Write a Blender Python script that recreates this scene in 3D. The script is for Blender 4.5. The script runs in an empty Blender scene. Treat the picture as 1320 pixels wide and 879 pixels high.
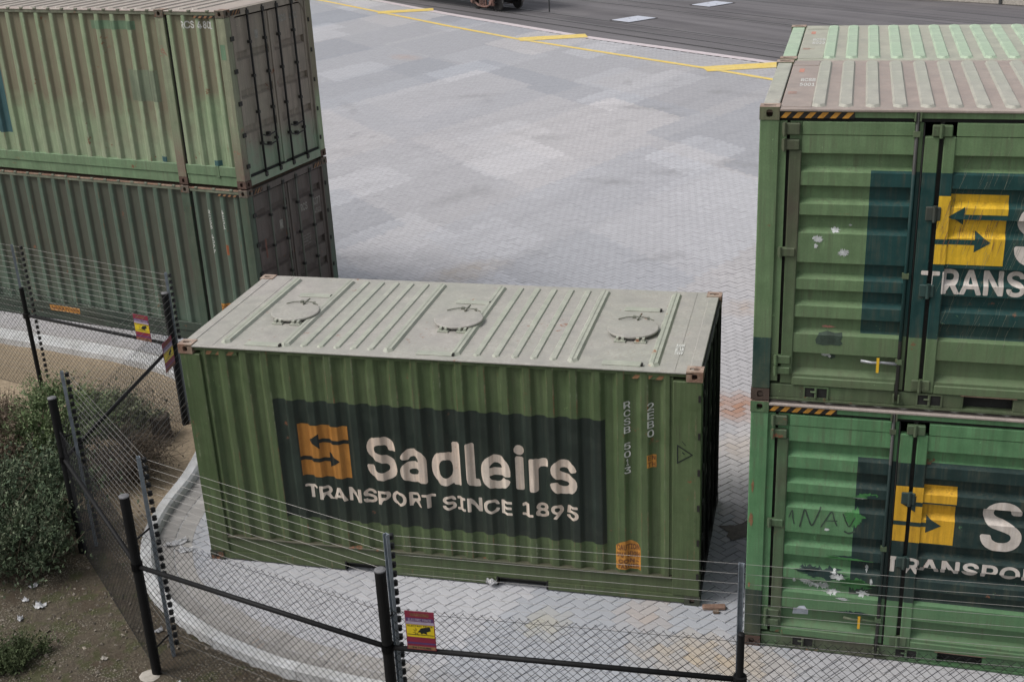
import bpy, bmesh, math, random
import numpy as np
from mathutils import Vector, noise as mnoise

# ------------------------------------------------------------------ camera, world, light
scn = bpy.context.scene
COL = scn.collection
CAM_LOC = (7.1273, -11.8433, 8.161)
cd = bpy.data.cameras.new('camera')
cd.sensor_fit = 'HORIZONTAL'; cd.sensor_width = 36.0
cd.lens = 1585.88 / 1320 * 36.0
cd.clip_end = 2000
cam = bpy.data.objects.new('camera', cd); COL.objects.link(cam)
cam.location = CAM_LOC
cam.rotation_euler = (1.1815606, 0.0452321, 0.2386236)
scn.camera = cam

SUN_ELEV = math.radians(54); SUN_AZ = math.radians(-116)   # azimuth from +Y towards +X
world = bpy.data.worlds.new('World'); scn.world = world; world.use_nodes = True
wn = world.node_tree; wn.nodes.clear()
sky = wn.nodes.new('ShaderNodeTexSky'); sky.sky_type = 'NISHITA'; sky.sun_disc = False
sky.sun_elevation = SUN_ELEV; sky.sun_rotation = SUN_AZ; sky.dust_density = 4.0; sky.air_density = 1.0
hs = wn.nodes.new('ShaderNodeHueSaturation'); hs.inputs['Saturation'].default_value = 0.30
bg = wn.nodes.new('ShaderNodeBackground'); bg.inputs['Strength'].default_value = 0.14
wo = wn.nodes.new('ShaderNodeOutputWorld')
wn.links.new(sky.outputs[0], hs.inputs['Color']); wn.links.new(hs.outputs[0], bg.inputs['Color']); wn.links.new(bg.outputs[0], wo.inputs[0])
sd = bpy.data.lights.new('sun', 'SUN'); sd.energy = 1.5; sd.angle = math.radians(20); sd.color = (1.0, 0.97, 0.93)
sun = bpy.data.objects.new('sun', sd); COL.objects.link(sun)
sdir = Vector((math.sin(SUN_AZ) * math.cos(SUN_ELEV), math.cos(SUN_AZ) * math.cos(SUN_ELEV), math.sin(SUN_ELEV)))
sun.rotation_euler = sdir.to_track_quat('Z', 'Y').to_euler(); sun.location = (-20, 5, 40)
scn.view_settings.view_transform = 'Standard'; scn.view_settings.look = 'None'
scn.view_settings.exposure = 0.15; scn.view_settings.gamma = 1.0; scn.view_settings.use_curve_mapping = False

rng = np.random.default_rng(7)
random.seed(7)

# ------------------------------------------------------------------ object helpers
def tag(o, label=None, cat=None, group=None, kind=None):
    if label: o['label'] = label
    if cat: o['category'] = cat
    if group: o['group'] = group
    if kind: o['kind'] = kind
    return o

def empty(name, loc=(0, 0, 0), rz=0.0):
    o = bpy.data.objects.new(name, None); COL.objects.link(o)
    o.location = loc; o.rotation_euler = (0, 0, rz); o.empty_display_size = 0.3
    return o

class MB:
    """collects polygons; build() makes ONE mesh object"""
    def __init__(s, T=None):
        s.v = []; s.f = []; s.mi = []; s.T = T
    def pt(s, p):
        s.v.append(s.T(p) if s.T else tuple(p)); return len(s.v) - 1
    def poly(s, pts, mi=0):
        s.f.append([s.pt(p) for p in pts]); s.mi.append(mi)
    def box(s, x0, x1, y0, y1, z0, z1, mi=0):
        i = [s.pt(p) for p in ((x0, y0, z0), (x1, y0, z0), (x1, y1, z0), (x0, y1, z0), (x0, y0, z1), (x1, y0, z1), (x1, y1, z1), (x0, y1, z1))]
        for q in ((0, 3, 2, 1), (4, 5, 6, 7), (0, 1, 5, 4), (1, 2, 6, 5), (2, 3, 7, 6), (3, 0, 4, 7)):
            s.f.append([i[k] for k in q]); s.mi.append(mi)
    def cbox(s, x0, x1, y0, y1, z0, z1, c=0.006, mi=0):
        """box with its vertical/horizontal outer edges chamfered (bevel on all edges)"""
        pts = []
        idx = {}
        for ix, X in enumerate((x0, x1)):
            for iy, Y in enumerate((y0, y1)):
                for iz, Z in enumerate((z0, z1)):
                    sx, sy, sz = (1 - 2 * ix) * c, (1 - 2 * iy) * c, (1 - 2 * iz) * c
                    idx[ix, iy, iz] = (s.pt((X, Y + sy, Z + sz)), s.pt((X + sx, Y, Z + sz)), s.pt((X + sx, Y + sy, Z)))
        def F(l): s.f.append(l); s.mi.append(mi)
        for a in (0, 1):
            F([idx[a, 0, 0][0], idx[a, 1, 0][0], idx[a, 1, 1][0], idx[a, 0, 1][0]])
            F([idx[0, a, 0][1], idx[1, a, 0][1], idx[1, a, 1][1], idx[0, a, 1][1]])
            F([idx[0, 0, a][2], idx[1, 0, a][2], idx[1, 1, a][2], idx[0, 1, a][2]])
            for b in (0, 1):
                F([idx[0, a, b][1], idx[1, a, b][1], idx[1, a, b][2], idx[0, a, b][2]])
                F([idx[a, 0, b][0], idx[a, 1, b][0], idx[a, 1, b][2], idx[a, 0, b][2]])
                F([idx[a, b, 0][0], idx[a, b, 1][0], idx[a, b, 1][1], idx[a, b, 0][1]])
                for d in (0, 1): F(list(idx[a, b, d]))
    def tube(s, pts, r, n=6, mi=0, cap=True):
        pts = [Vector(p) for p in pts]; rings = []
        rr = r if isinstance(r, (list, tuple)) else [r] * len(pts)
        for k, p in enumerate(pts):
            d = (pts[min(k + 1, len(pts) - 1)] - pts[max(k - 1, 0)]).normalized()
            a = d.cross(Vector((0, 0, 1)) if abs(d.z) < 0.9 else Vector((1, 0, 0))).normalized(); b = d.cross(a)
            rings.append([s.pt(p + (a * math.cos(t * 2 * math.pi / n) + b * math.sin(t * 2 * math.pi / n)) * rr[k]) for t in range(n)])
        for A, B in zip(rings, rings[1:]):
            for t in range(n):
                s.f.append([A[t], A[(t + 1) % n], B[(t + 1) % n], B[t]]); s.mi.append(mi)
        if cap:
            s.f.append(rings[0][::-1]); s.mi.append(mi); s.f.append(rings[-1]); s.mi.append(mi)
    def disc_stack(s, c, prof, n=24, mi=0, axis='z'):
        """lathe of (r, h) pairs about an axis through c"""
        rings = []
        for r, h in prof:
            ring = []
            for t in range(n):
                a = t * 2 * math.pi / n; u, w = r * math.cos(a), r * math.sin(a)
                p = (c[0] + u, c[1] + w, c[2] + h) if axis == 'z' else ((c[0] + u, c[1] + h, c[2] + w) if axis == 'y' else (c[0] + h, c[1] + u, c[2] + w))
                ring.append(s.pt(p))
            rings.append(ring)
        for A, B in zip(rings, rings[1:]):
            for t in range(n):
                s.f.append([A[t], A[(t + 1) % n], B[(t + 1) % n], B[t]]); s.mi.append(mi)
        s.f.append(rings[0][::-1]); s.mi.append(mi); s.f.append(rings[-1]); s.mi.append(mi)
    def holed(s, c, u, v, n, w, h, rx, ry, depth=0.035, mi=0, mh=None):
        """rectangular face w x h (centre c, axes u v, outward n) pierced by an oval hole"""
        c, u, v, n = map(Vector, (c, u, v, n)); N = 16; O = []; I = []; D = []
        for t in range(N):
            a = t * 2 * math.pi / N + math.pi / N; cu, sv = math.cos(a), math.sin(a)
            k = max(abs(cu), abs(sv))
            ca, sa = cu / k, sv / k
            if abs(abs(cu) - abs(sv)) < 0.3: ca, sa = math.copysign(1, cu), math.copysign(1, sv)
            O.append(s.pt(c + u * ca * w / 2 + v * sa * h / 2))
            e = 0.7
            I.append(s.pt(c + u * math.copysign(abs(cu) ** e, cu) * rx + v * math.copysign(abs(sv) ** e, sv) * ry))
            D.append(s.pt(c + u * math.copysign(abs(cu) ** e, cu) * rx + v * math.copysign(abs(sv) ** e, sv) * ry - n * depth))
        for t in range(N):
            q = (t + 1) % N
            s.f.append([O[t], O[q], I[q], I[t]]); s.mi.append(mi)
            s.f.append([I[t], I[q], D[q], D[t]]); s.mi.append(mi)
        s.f.append(D); s.mi.append(mi if mh is None else mh)
    def mesh(s, name, mats, smooth=False):
        me = bpy.data.meshes.new(name); me.from_pydata(s.v, [], s.f)
        for m in (mats if isinstance(mats, (list, tuple)) else [mats]): me.materials.append(m)
        me.polygons.foreach_set('material_index', s.mi)
        me.polygons.foreach_set('use_smooth', [bool(smooth)] * len(s.f))
        me.update(); return me
    def build(s, name, mats, parent=None, smooth=False):
        o = bpy.data.objects.new(name, s.mesh(name, mats, smooth)); COL.objects.link(o)
        if parent: o.parent = parent
        return o

def link(name, me, parent=None, loc=(0, 0, 0), rot=(0, 0, 0)):
    o = bpy.data.objects.new(name, me); COL.objects.link(o); o.location = loc; o.rotation_euler = rot
    if parent: o.parent = parent
    return o

def spline(pts, n):
    """Catmull-Rom through pts (any dimension)"""
    P = np.array(pts, float); P = np.vstack([2 * P[0] - P[1], P, 2 * P[-1] - P[-2]]); out = []
    for i in range(1, len(P) - 2):
        for t in np.linspace(0, 1, n, endpoint=False):
            a, b, c, d = P[i - 1], P[i], P[i + 1], P[i + 2]
            out.append(.5 * (2 * b + (c - a) * t + (2 * a - 5 * b + 4 * c - d) * t * t + (3 * b - a - 3 * c + d) * t ** 3))
    out.append(P[-2]); return np.array(out)


# ------------------------------------------------------------------ materials
class G:
    """tiny node-graph helper"""
    def __init__(s, name):
        s.m = bpy.data.materials.new(name); s.m.use_nodes = True
        s.t = s.m.node_tree; s.t.nodes.clear()
        s.out = s.t.nodes.new('ShaderNodeOutputMaterial'); s.b = s.t.nodes.new('ShaderNodeBsdfPrincipled')
        s.t.links.new(s.b.outputs[0], s.out.inputs[0]); s._obj = None
    def n(s, typ, **kw):
        x = s.t.nodes.new(typ)
        for k, v in kw.items(): setattr(x, k, v)
        return x
    def set(s, inp, v):
        if hasattr(v, 'is_output') or isinstance(v, bpy.types.NodeSocket): s.t.links.new(v, inp)
        elif isinstance(v, (tuple, list)) and len(v) == 3 and inp.type == 'RGBA': inp.default_value = (*v, 1)
        else: inp.default_value = v
    def obj(s):
        if s._obj is None: s._obj = s.n('ShaderNodeTexCoord').outputs['Object']
        return s._obj
    def xyz(s):
        if not hasattr(s, '_x'): 
            q = s.n('ShaderNodeSeparateXYZ'); s.t.links.new(s.obj(), q.inputs[0]); s._x = q.outputs
        return s._x
    def mth(s, op, a, b=0.0, c=None, clamp=False):
        x = s.n('ShaderNodeMath', operation=op, use_clamp=clamp)
        s.set(x.inputs[0], a); s.set(x.inputs[1], b)
        if c is not None: s.set(x.inputs[2], c)
        return x.outputs[0]
    def scale(s, v, sc):
        x = s.n('ShaderNodeVectorMath', operation='MULTIPLY'); s.set(x.inputs[0], v); x.inputs[1].default_value = sc
        return x.outputs[0]
    def noise(s, scale=5, detail=4, rough=0.6, sc=None, vec=None, w=0.0):
        x = s.n('ShaderNodeTexNoise'); v = vec or s.obj()
        if sc: v = s.scale(v, sc)
        if w:
            a = s.n('ShaderNodeVectorMath', operation='ADD'); s.set(a.inputs[0], v); a.inputs[1].default_value = (w, w * 1.7, w * 0.6); v = a.outputs[0]
        s.set(x.inputs['Vector'], v); x.inputs['Scale'].default_value = scale; x.inputs['Detail'].default_value = detail; x.inputs['Roughness'].default_value = rough
        return x.outputs[0]
    def ramp(s, f, a, b, lo=0.0, hi=1.0):
        x = s.n('ShaderNodeMapRange', clamp=True); s.set(x.inputs[0], f)
        for i, v in enumerate((a, b, lo, hi)): s.set(x.inputs[i + 1], v)
        return x.outputs[0]
    def mix(s, f, a, b, bt='MIX'):
        x = s.n('ShaderNodeMix', data_type='RGBA', blend_type=bt, clamp_factor=True)
        s.set(x.inputs[0], f); s.set(x.inputs[6], a); s.set(x.inputs[7], b)
        return x.outputs[2]
    def rect(s, x0, x1, z0, z1, ax=0):
        q = s.xyz(); X, Z = q[ax], q[2]
        r = s.mth('MULTIPLY', s.mth('GREATER_THAN', X, x0), s.mth('LESS_THAN', X, x1))
        r2 = s.mth('MULTIPLY', s.mth('GREATER_THAN', Z, z0), s.mth('LESS_THAN', Z, z1))
        return s.mth('MULTIPLY', r, r2)
    def bump(s, h, strength=0.3, dist=0.01):
        x = s.n('ShaderNodeBump'); x.inputs['Strength'].default_value = strength; x.inputs['Distance'].default_value = dist
        s.set(x.inputs['Height'], h); s.t.links.new(x.outputs[0], s.b.inputs['Normal'])
    def done(s, color, rough=0.6, metal=0.0, spec=0.5):
        s.set(s.b.inputs['Base Color'], color); s.set(s.b.inputs['Roughness'], rough); s.b.inputs['Metallic'].default_value = metal
        s.b.inputs['Specular IOR Level'].default_value = spec
        return s.m

def mul(c, k): return tuple(x * k for x in c)

def paint(name, base, alt=None, altamt=0.5, rust=0.35, dirt=(0.07, 0.06, 0.045), dirtamt=0.4, rects=(), valley=None, chips=None,
          rough=0.55, streak=1.0, rustcol=(0.13, 0.055, 0.03), seed=0.0, dents=0.25, lowdirt=None, wear=None):
    """weathered container paint, in container coordinates (x length, y depth, z height)"""
    g = G(name); q = g.xyz()
    big = g.noise(0.9, 4, 0.6, w=seed + 1); med = g.noise(5.5, 5, 0.65, w=seed + 5); fine = g.noise(60, 3, 0.7, w=seed + 9)
    stk = g.noise(1.0, 5, 0.7, sc=(9, 9, 0.35), w=seed + 13)
    stk2 = g.noise(1.0, 4, 0.6, sc=(28, 28, 0.8), w=seed + 17)
    c = g.mix(g.ramp(big, 0.32, 0.68), base, alt if alt else mul(base, 1.25))
    for (x0, x1, z0, z1, col) in rects:
        c = g.mix(g.rect(x0, x1, z0, z1), c, col)
    v = g.ramp(med, 0.3, 0.7, 0.84, 1.14)
    v = g.mth('MULTIPLY', v, g.ramp(fine, 0.3, 0.7, 0.93, 1.07))
    v = g.mth('MULTIPLY', v, g.ramp(stk, 0.3, 0.72, 1.0 + 0.16 * streak, 1.0 - 0.26 * streak))
    cc = g.n('ShaderNodeCombineXYZ')
    for i in range(3): g.set(cc.inputs[i], v)
    c = g.mix(1.0, c, cc.outputs[0], 'MULTIPLY')
    # dirt runs
    dm = g.mth('MULTIPLY', g.ramp(stk2, 0.46, 0.72), g.ramp(med, 0.38, 0.6))
    c = g.mix(g.mth('MULTIPLY', dm, dirtamt), c, dirt)
    if valley:   # colour in the hollows of the sheet, grime on the left stack, painted shade with dirt on the front: (colour, y_ridge, y_valley, z_full, z_none, amount)
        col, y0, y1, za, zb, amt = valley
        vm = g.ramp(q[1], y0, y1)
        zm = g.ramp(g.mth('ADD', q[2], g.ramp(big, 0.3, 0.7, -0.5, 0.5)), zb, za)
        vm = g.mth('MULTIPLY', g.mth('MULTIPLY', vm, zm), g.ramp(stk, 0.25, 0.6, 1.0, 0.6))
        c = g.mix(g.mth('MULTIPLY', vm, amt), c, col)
    if lowdirt:  # (colour, z_none, z_full, amount)
        col, za, zb, amt = lowdirt
        lm = g.mth('MULTIPLY', g.ramp(g.mth('ADD', q[2], g.ramp(stk, 0.3, 0.7, -0.18, 0.18)), za, zb), g.ramp(med, 0.3, 0.6, 0.4, 1.0))
        c = g.mix(g.mth('MULTIPLY', lm, amt), c, col)
    if wear:     # rubbed arrises of the pressing: (phase, period, ridge, colour, amount)
        ph, P, rd, wc, amt = wear
        fr = g.mth('MULTIPLY', g.mth('FRACT', g.mth('DIVIDE', g.mth('SUBTRACT', q[0], ph), P)), P)
        e = g.mth('MAXIMUM', g.ramp(g.mth('ABSOLUTE', g.mth('SUBTRACT', fr, rd)), .013, .005), g.mth('MULTIPLY', g.ramp(g.mth('ABSOLUTE', g.mth('SUBTRACT', fr, .004)), .010, .004), .6))
        e = g.mth('MULTIPLY', e, g.mth('MULTIPLY', g.ramp(g.noise(1.0, 5, .75, sc=(3.5, 1, 2.2), w=seed + 51), .46, .62), g.ramp(g.noise(14, 4, .7, w=seed + 53), .36, .58)))
        e = g.mth('MULTIPLY', e, g.ramp(q[1], .030, .022))
        c = g.mix(g.mth('MULTIPLY', e, amt), c, g.mix(g.ramp(g.noise(3, 3, .6, w=seed + 55), .42, .6), wc, mul(rustcol, 1.6)))
    # pale scuffs and rust
    sc = g.mth('MULTIPLY', g.ramp(g.noise(17, 5, 0.75, w=seed + 21), 0.66, 0.70), g.ramp(g.noise(2.0, 2, 0.5, w=seed + 22), 0.5, 0.6))
    c = g.mix(g.mth('MULTIPLY', sc, 0.55), c, chips if chips else mul(base, 3.2))
    rn = g.mth('ADD', g.noise(7, 7, 0.72, w=seed + 31), g.ramp(g.noise(1.6, 3, 0.5, w=seed + 33), 0.3, 0.7, -0.13, 0.10))
    rm = g.ramp(rn, 0.70 - 0.1 * rust, 0.76 - 0.1 * rust)
    c = g.mix(rm, c, g.mix(g.ramp(fine, 0.3, 0.7), rustcol, mul(rustcol, 1.9)))
    h = g.mth('ADD', g.mth('MULTIPLY', g.noise(2.6, 3, 0.5, w=seed + 41), dents), g.mth('MULTIPLY', fine, 0.02))
    g.bump(h, 0.5, 0.05)
    return g.done(c, g.ramp(med, 0.3, 0.7, rough - 0.1, rough + 0.15), spec=0.35)

def plain(name, base, rough=0.6, var=0.25, scale=8, metal=0.0, rust=None, bump=0.2, spec=0.4, alt=None):
    g = G(name)
    a = g.noise(scale, 5, 0.65); f = g.noise(scale * 9, 3, 0.7)
    k = g.mth('MULTIPLY', g.ramp(a, 0.3, 0.7, 1 - var, 1 + var), g.ramp(f, 0.3, 0.7, 0.9, 1.1))
    cc = g.n('ShaderNodeCombineXYZ')
    for i in range(3): g.set(cc.inputs[i], k)
    b = base
    if alt: b = g.mix(g.ramp(g.noise(scale * .4, 4, 0.6, w=3), 0.4, 0.6), base, alt)
    c = g.mix(1.0, b, cc.outputs[0], 'MULTIPLY')
    if rust: c = g.mix(g.ramp(g.noise(scale * 1.3, 6, 0.7, w=7), 0.62 - 0.12 * rust, 0.68 - 0.12 * rust), c, (0.16, 0.07, 0.035))
    if bump: g.bump(f, bump, 0.004)
    return g.done(c, rough, metal, spec)

def vcol(name, rough=0.8, spec=0.2, amp=.15, noise_scale=30):
    """colour from the mesh's own per-piece tint attribute, with grain"""
    g = G(name); a = g.n('ShaderNodeAttribute', attribute_name='tint')
    f = g.noise(noise_scale, 4, 0.7); k = g.ramp(f, 0.3, 0.7, 1 - amp, 1 + amp)
    cc = g.n('ShaderNodeCombineXYZ')
    for i in range(3): g.set(cc.inputs[i], k)
    return g.done(g.mix(1.0, a.outputs['Color'], cc.outputs[0], 'MULTIPLY'), rough, spec=spec)

def set_tint(me, per_face):
    """per_face: (nfaces,3) tint on every corner"""
    at = me.color_attributes.new('tint', 'FLOAT_COLOR', 'CORNER')
    n = np.empty(len(me.polygons), dtype=np.int32); me.polygons.foreach_get('loop_total', n)
    c = np.repeat(np.asarray(per_face, float), n, axis=0)
    at.data.foreach_set('color', np.concatenate([c, np.ones((len(c), 1))], 1).astype(np.float32).ravel())

CREAM = (0.56, 0.47, 0.40)
M = {}
M['rusty_cast'] = plain('rusty_casting', (0.20, 0.115, 0.08), 0.85, 0.3, 14, alt=(0.26, 0.19, 0.14))
M['worn_cast'] = plain('worn_casting_top', (0.27, 0.185, 0.145), 0.85, 0.25, 14, alt=(0.33, 0.26, 0.21))
M['hole'] = plain('casting_inside', (0.035, 0.02, 0.014), 0.9, 0.2)
M['black_rubber'] = plain('gasket_black', (0.014, 0.014, 0.013), 0.8, 0.3)
M['gear'] = plain('door_gear_dark', (0.028, 0.027, 0.024), .7, .3, 12)
M['latch'] = plain('latch_grey_green', (0.15, 0.155, 0.125), .7, .3, 14, rust=.3)
M['steel'] = plain('galvanised_steel', (0.30, 0.31, 0.32), 0.45, 0.25, 20, 0.5)
M['hazard_y'] = plain('hazard_orange', (0.46, 0.22, 0.035), 0.6, 0.35, 12)
M['hazard_k'] = plain('hazard_black', (0.018, 0.016, 0.014), 0.6, 0.3)
M['hazard_rust'] = plain('hazard_faded', (0.22, 0.12, 0.06), 0.8, 0.4, 12)
M['white_print'] = plain('white_lettering', (0.55, 0.55, 0.52), 0.6, 0.18, 20)
M['pale_print'] = plain('faded_lettering', (0.26, 0.25, 0.22), 0.7, 0.3, 25)
M['black_print'] = plain('black_print', (0.012, 0.016, 0.014), 0.6, 0.2)
M['orange_print'] = plain('orange_label', (0.42, 0.19, 0.035), 0.6, 0.3, 15)
M['dark_orange_print'] = plain('rust_orange_print', (0.17, 0.07, 0.025), 0.6, 0.3, 15)
M['scrawl'] = plain('grey_scrawl', (0.035, 0.055, 0.04), .7, .5, 9)
M['scratch'] = plain('pale_scratch', (0.19, 0.20, 0.15), .8, .3, 20)
M['sticker'] = plain('torn_sticker', (0.42, 0.45, 0.50), .6, .3, 18)
M['white_scar'] = plain('white_scrape', (0.47, 0.49, 0.48), 0.7, 0.35, 28)

# ------------------------------------------------------------------ corrugation and printed decals
def corrugate(x0, x1, period, ridge, slope, y_r, y_v, phase=0.0):
    """break points (x, y) of a trapezoid corrugation between x0 and x1"""
    val = period - ridge - 2 * slope; pts = [(x0, None)]
    k = math.floor((x0 - phase) / period) - 1
    base = []
    while True:
        s0 = phase + k * period
        base += [(s0, y_r), (s0 + ridge, y_r), (s0 + ridge + slope, y_v), (s0 + ridge + slope + val, y_v)]
        k += 1
        if s0 > x1 + period: break
    bx = [b[0] for b in base]; by = [b[1] for b in base]
    xs = [x0] + [x for x in bx if x0 + 1e-4 < x < x1 - 1e-4] + [x1]
    # soften each bend with a small chamfer
    out = []
    for x in xs:
        if x in (x0, x1): out.append(x)
        else: out += [x - 0.006, x + 0.006]
    ys = np.interp(out, bx, by)
    sm = []
    for x, y in zip(out, ys): sm.append((float(x), float(y)))
    return sm

def sheet(mb, pts, z0, z1, mi=0):
    for (xa, ya), (xb, yb) in zip(pts, pts[1:]):
        mb.poly([(xa, ya, z0), (xb, yb, z0), (xb, yb, z1), (xa, ya, z1)], mi)

_tc = {}
_font = None
try:
    import os
    _fp = os.path.join(bpy.utils.system_resource('DATAFILES'), 'fonts', 'Inter.woff2')
    if os.path.exists(_fp): _font = bpy.data.fonts.load(_fp)
except Exception: _font = None
from mathutils.geometry import tessellate_polygon

def _dp(pts, eps):
    if len(pts) < 3: return pts
    a, b = np.array(pts[0]), np.array(pts[-1]); P = np.array(pts); d = b - a; l = np.hypot(*d)
    e = np.hypot(*(P - a).T) if l < 1e-9 else np.abs((P[:, 0] - a[0]) * d[1] - (P[:, 1] - a[1]) * d[0]) / l
    i = int(e.argmax())
    if e[i] < eps: return [pts[0], pts[-1]]
    return _dp(pts[:i + 1], eps)[:-1] + _dp(pts[i:], eps)

def text2d(s, bold=0.02, spacing=1.0):
    """outline of a string thickened by `bold` (in ems): distance field of the regular cut, contoured and filled"""
    key = (s, bold, spacing)
    if key in _tc: return _tc[key]
    cu = bpy.data.curves.new('lettering_outline', 'FONT'); cu.body = s; cu.size = 1.0; cu.resolution_u = 4
    cu.space_character = spacing * (1 + 1.2 * bold)
    if _font: cu.font = _font
    o = bpy.data.objects.new('lettering_outline', cu); COL.objects.link(o)
    dg = bpy.context.evaluated_depsgraph_get(); me = bpy.data.meshes.new_from_object(o.evaluated_get(dg))
    V = np.array([tuple(v.co)[:2] for v in me.vertices]); F = [list(p.vertices) for p in me.polygons]
    cnt = {}
    for f in F:
        for i in range(len(f)):
            e = tuple(sorted((f[i], f[(i + 1) % len(f)]))); cnt[e] = cnt.get(e, 0) + 1
    E = np.array([e for e, c in cnt.items() if c == 1])
    bpy.data.objects.remove(o); bpy.data.curves.remove(cu); bpy.data.meshes.remove(me)
    st = .016 if bold > .02 else .022; pad = bold + 3 * st
    lo, hi = V.min(0) - pad, V.max(0) + pad
    gx = np.arange(lo[0], hi[0] + st, st); gy = np.arange(lo[1], hi[1] + st, st)
    D = np.full((len(gx), len(gy)), 9.0); INS = np.zeros(D.shape, bool)
    for a, b in E:      # distance to each outline edge, only in its neighbourhood
        A, B = V[a], V[b]; m = bold + 2.5 * st
        i0, i1 = np.searchsorted(gx, [min(A[0], B[0]) - m, max(A[0], B[0]) + m]); j0, j1 = np.searchsorted(gy, [min(A[1], B[1]) - m, max(A[1], B[1]) + m])
        X, Y = np.meshgrid(gx[i0:i1], gy[j0:j1], indexing='ij'); d = B - A; t = np.clip(((X - A[0]) * d[0] + (Y - A[1]) * d[1]) / max(d @ d, 1e-12), 0, 1)
        D[i0:i1, j0:j1] = np.minimum(D[i0:i1, j0:j1], np.hypot(X - A[0] - t * d[0], Y - A[1] - t * d[1]))
    for f in F:
        for k in range(1, len(f) - 1):
            A, B, C = V[f[0]], V[f[k]], V[f[k + 1]]
            i0, i1 = np.searchsorted(gx, [min(A[0], B[0], C[0]), max(A[0], B[0], C[0])]); j0, j1 = np.searchsorted(gy, [min(A[1], B[1], C[1]), max(A[1], B[1], C[1])])
            X, Y = np.meshgrid(gx[i0:i1], gy[j0:j1], indexing='ij')
            c = [(Q[0] - P[0]) * (Y - P[1]) - (Q[1] - P[1]) * (X - P[0]) for P, Q in ((A, B), (B, C), (C, A))]
            INS[i0:i1, j0:j1] |= ((c[0] >= 0) & (c[1] >= 0) & (c[2] >= 0)) | ((c[0] <= 0) & (c[1] <= 0) & (c[2] <= 0))
    S = np.where(INS, -np.minimum(D, 1), D) - bold
    S[np.abs(S) < 1e-6] = 1e-6
    nxt = {}; pos = {}
    def cross(i, j, k, l):
        key = (i, j, k, l) if (i, j) < (k, l) else (k, l, i, j)
        if key not in pos:
            i, j, k, l = key; t = S[i, j] / (S[i, j] - S[k, l]); pos[key] = (gx[i] + t * (gx[k] - gx[i]), gy[j] + t * (gy[l] - gy[j]))
        return key
    act = np.argwhere((np.sign(S[:-1, :-1]) != np.sign(S[1:, :-1])) | (np.sign(S[:-1, :-1]) != np.sign(S[:-1, 1:])) | (np.sign(S[:-1, :-1]) != np.sign(S[1:, 1:])))
    for i, j in act:
        cs = [(i, j), (i + 1, j), (i + 1, j + 1), (i, j + 1)]; inn = [S[c] < 0 for c in cs]; ent, ext = [], []
        for k in range(4):
            a, b = cs[k], cs[(k + 1) % 4]
            if inn[k] and not inn[(k + 1) % 4]: ext.append(cross(*a, *b))
            if not inn[k] and inn[(k + 1) % 4]: ent.append(cross(*a, *b))
        if len(ext) == 2 and inn[0]: ent = ent[::-1] if ent[0] != ext[0] else ent
        for a, b in zip(ext, ent): nxt.setdefault(a, b)
    loops = []
    while nxt:
        k = next(iter(nxt)); L = [pos[k]]; q = nxt.pop(k)
        while q != k and q in nxt: L.append(pos[q]); q = nxt.pop(q)
        if len(L) > 5:
            h = len(L) // 2; L = _dp(L[:h + 1], .0025)[:-1] + _dp(L[h:] + [L[0]], .0025)[:-1]
            if len(L) >= 3: loops.append(L)
    # each outer contour with the holes that lie in it
    def area(L): P = np.array(L); Q = np.roll(P, -1, 0); return .5 * np.sum(P[:, 0] * Q[:, 1] - P[:, 1] * Q[:, 0])
    ars = [area(L) for L in loops]; big = max(ars, key=abs); sg = np.sign(big)
    outs = [(L, [h for h, a2 in zip(loops, ars) if np.sign(a2) != sg and min(p[0] for p in L) < h[0][0] < max(p[0] for p in L) and min(p[1] for p in L) < h[0][1] < max(p[1] for p in L)]) for L, a in zip(loops, ars) if np.sign(a) == sg]
    VV, FF = [], []
    for L, H in outs:
        polys = [[Vector((*p, 0)) for p in q] for q in [L] + H]; o = len(VV); VV += [tuple(p)[:2] for q in [L] + H for p in q]
        FF += [[o + i for i in t] for t in tessellate_polygon(polys)]
    A = np.array(VV); lo, hi = A.min(0), A.max(0)
    _tc[key] = ((A - lo) / (hi - lo), FF)
    return _tc[key]

def shape_text(s, x0, x1, z0, z1, **kw):
    A, F = text2d(s, **kw)
    return [((x0 + a[0] * (x1 - x0)), (z0 + a[1] * (z1 - z0))) for a in A], F
def shape_rect(x0, x1, z0, z1): return [(x0, z0), (x1, z0), (x1, z1), (x0, z1)], [[0, 1, 2, 3]]
def shape_poly(pts): return list(pts), [list(range(len(pts)))]
def join(*sh):
    V, F = [], []
    for v, f in sh:
        o = len(V); V += list(v); F += [[i + o for i in q] for q in f]
    return V, F
def arrow(x0, x1, zc, head, hh, th):
    """from tail x0 to tip x1"""
    d = 1 if x1 > x0 else -1; xb = x1 - d * head
    return join(shape_rect(min(x0, xb), max(x0, xb), zc - th / 2, zc + th / 2), shape_poly([(xb, zc - hh), (x1, zc), (xb, zc + hh)]))
def logo_arrows(x0, x1, z0, z1):
    w, h = x1 - x0, z1 - z0
    return arrow(x1, x0 + .20 * w, z0 + .70 * h, .22 * w, .145 * h, .075 * h), arrow(x0, x0 + .81 * w, z0 + .335 * h, .22 * w, .145 * h, .075 * h)

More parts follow.
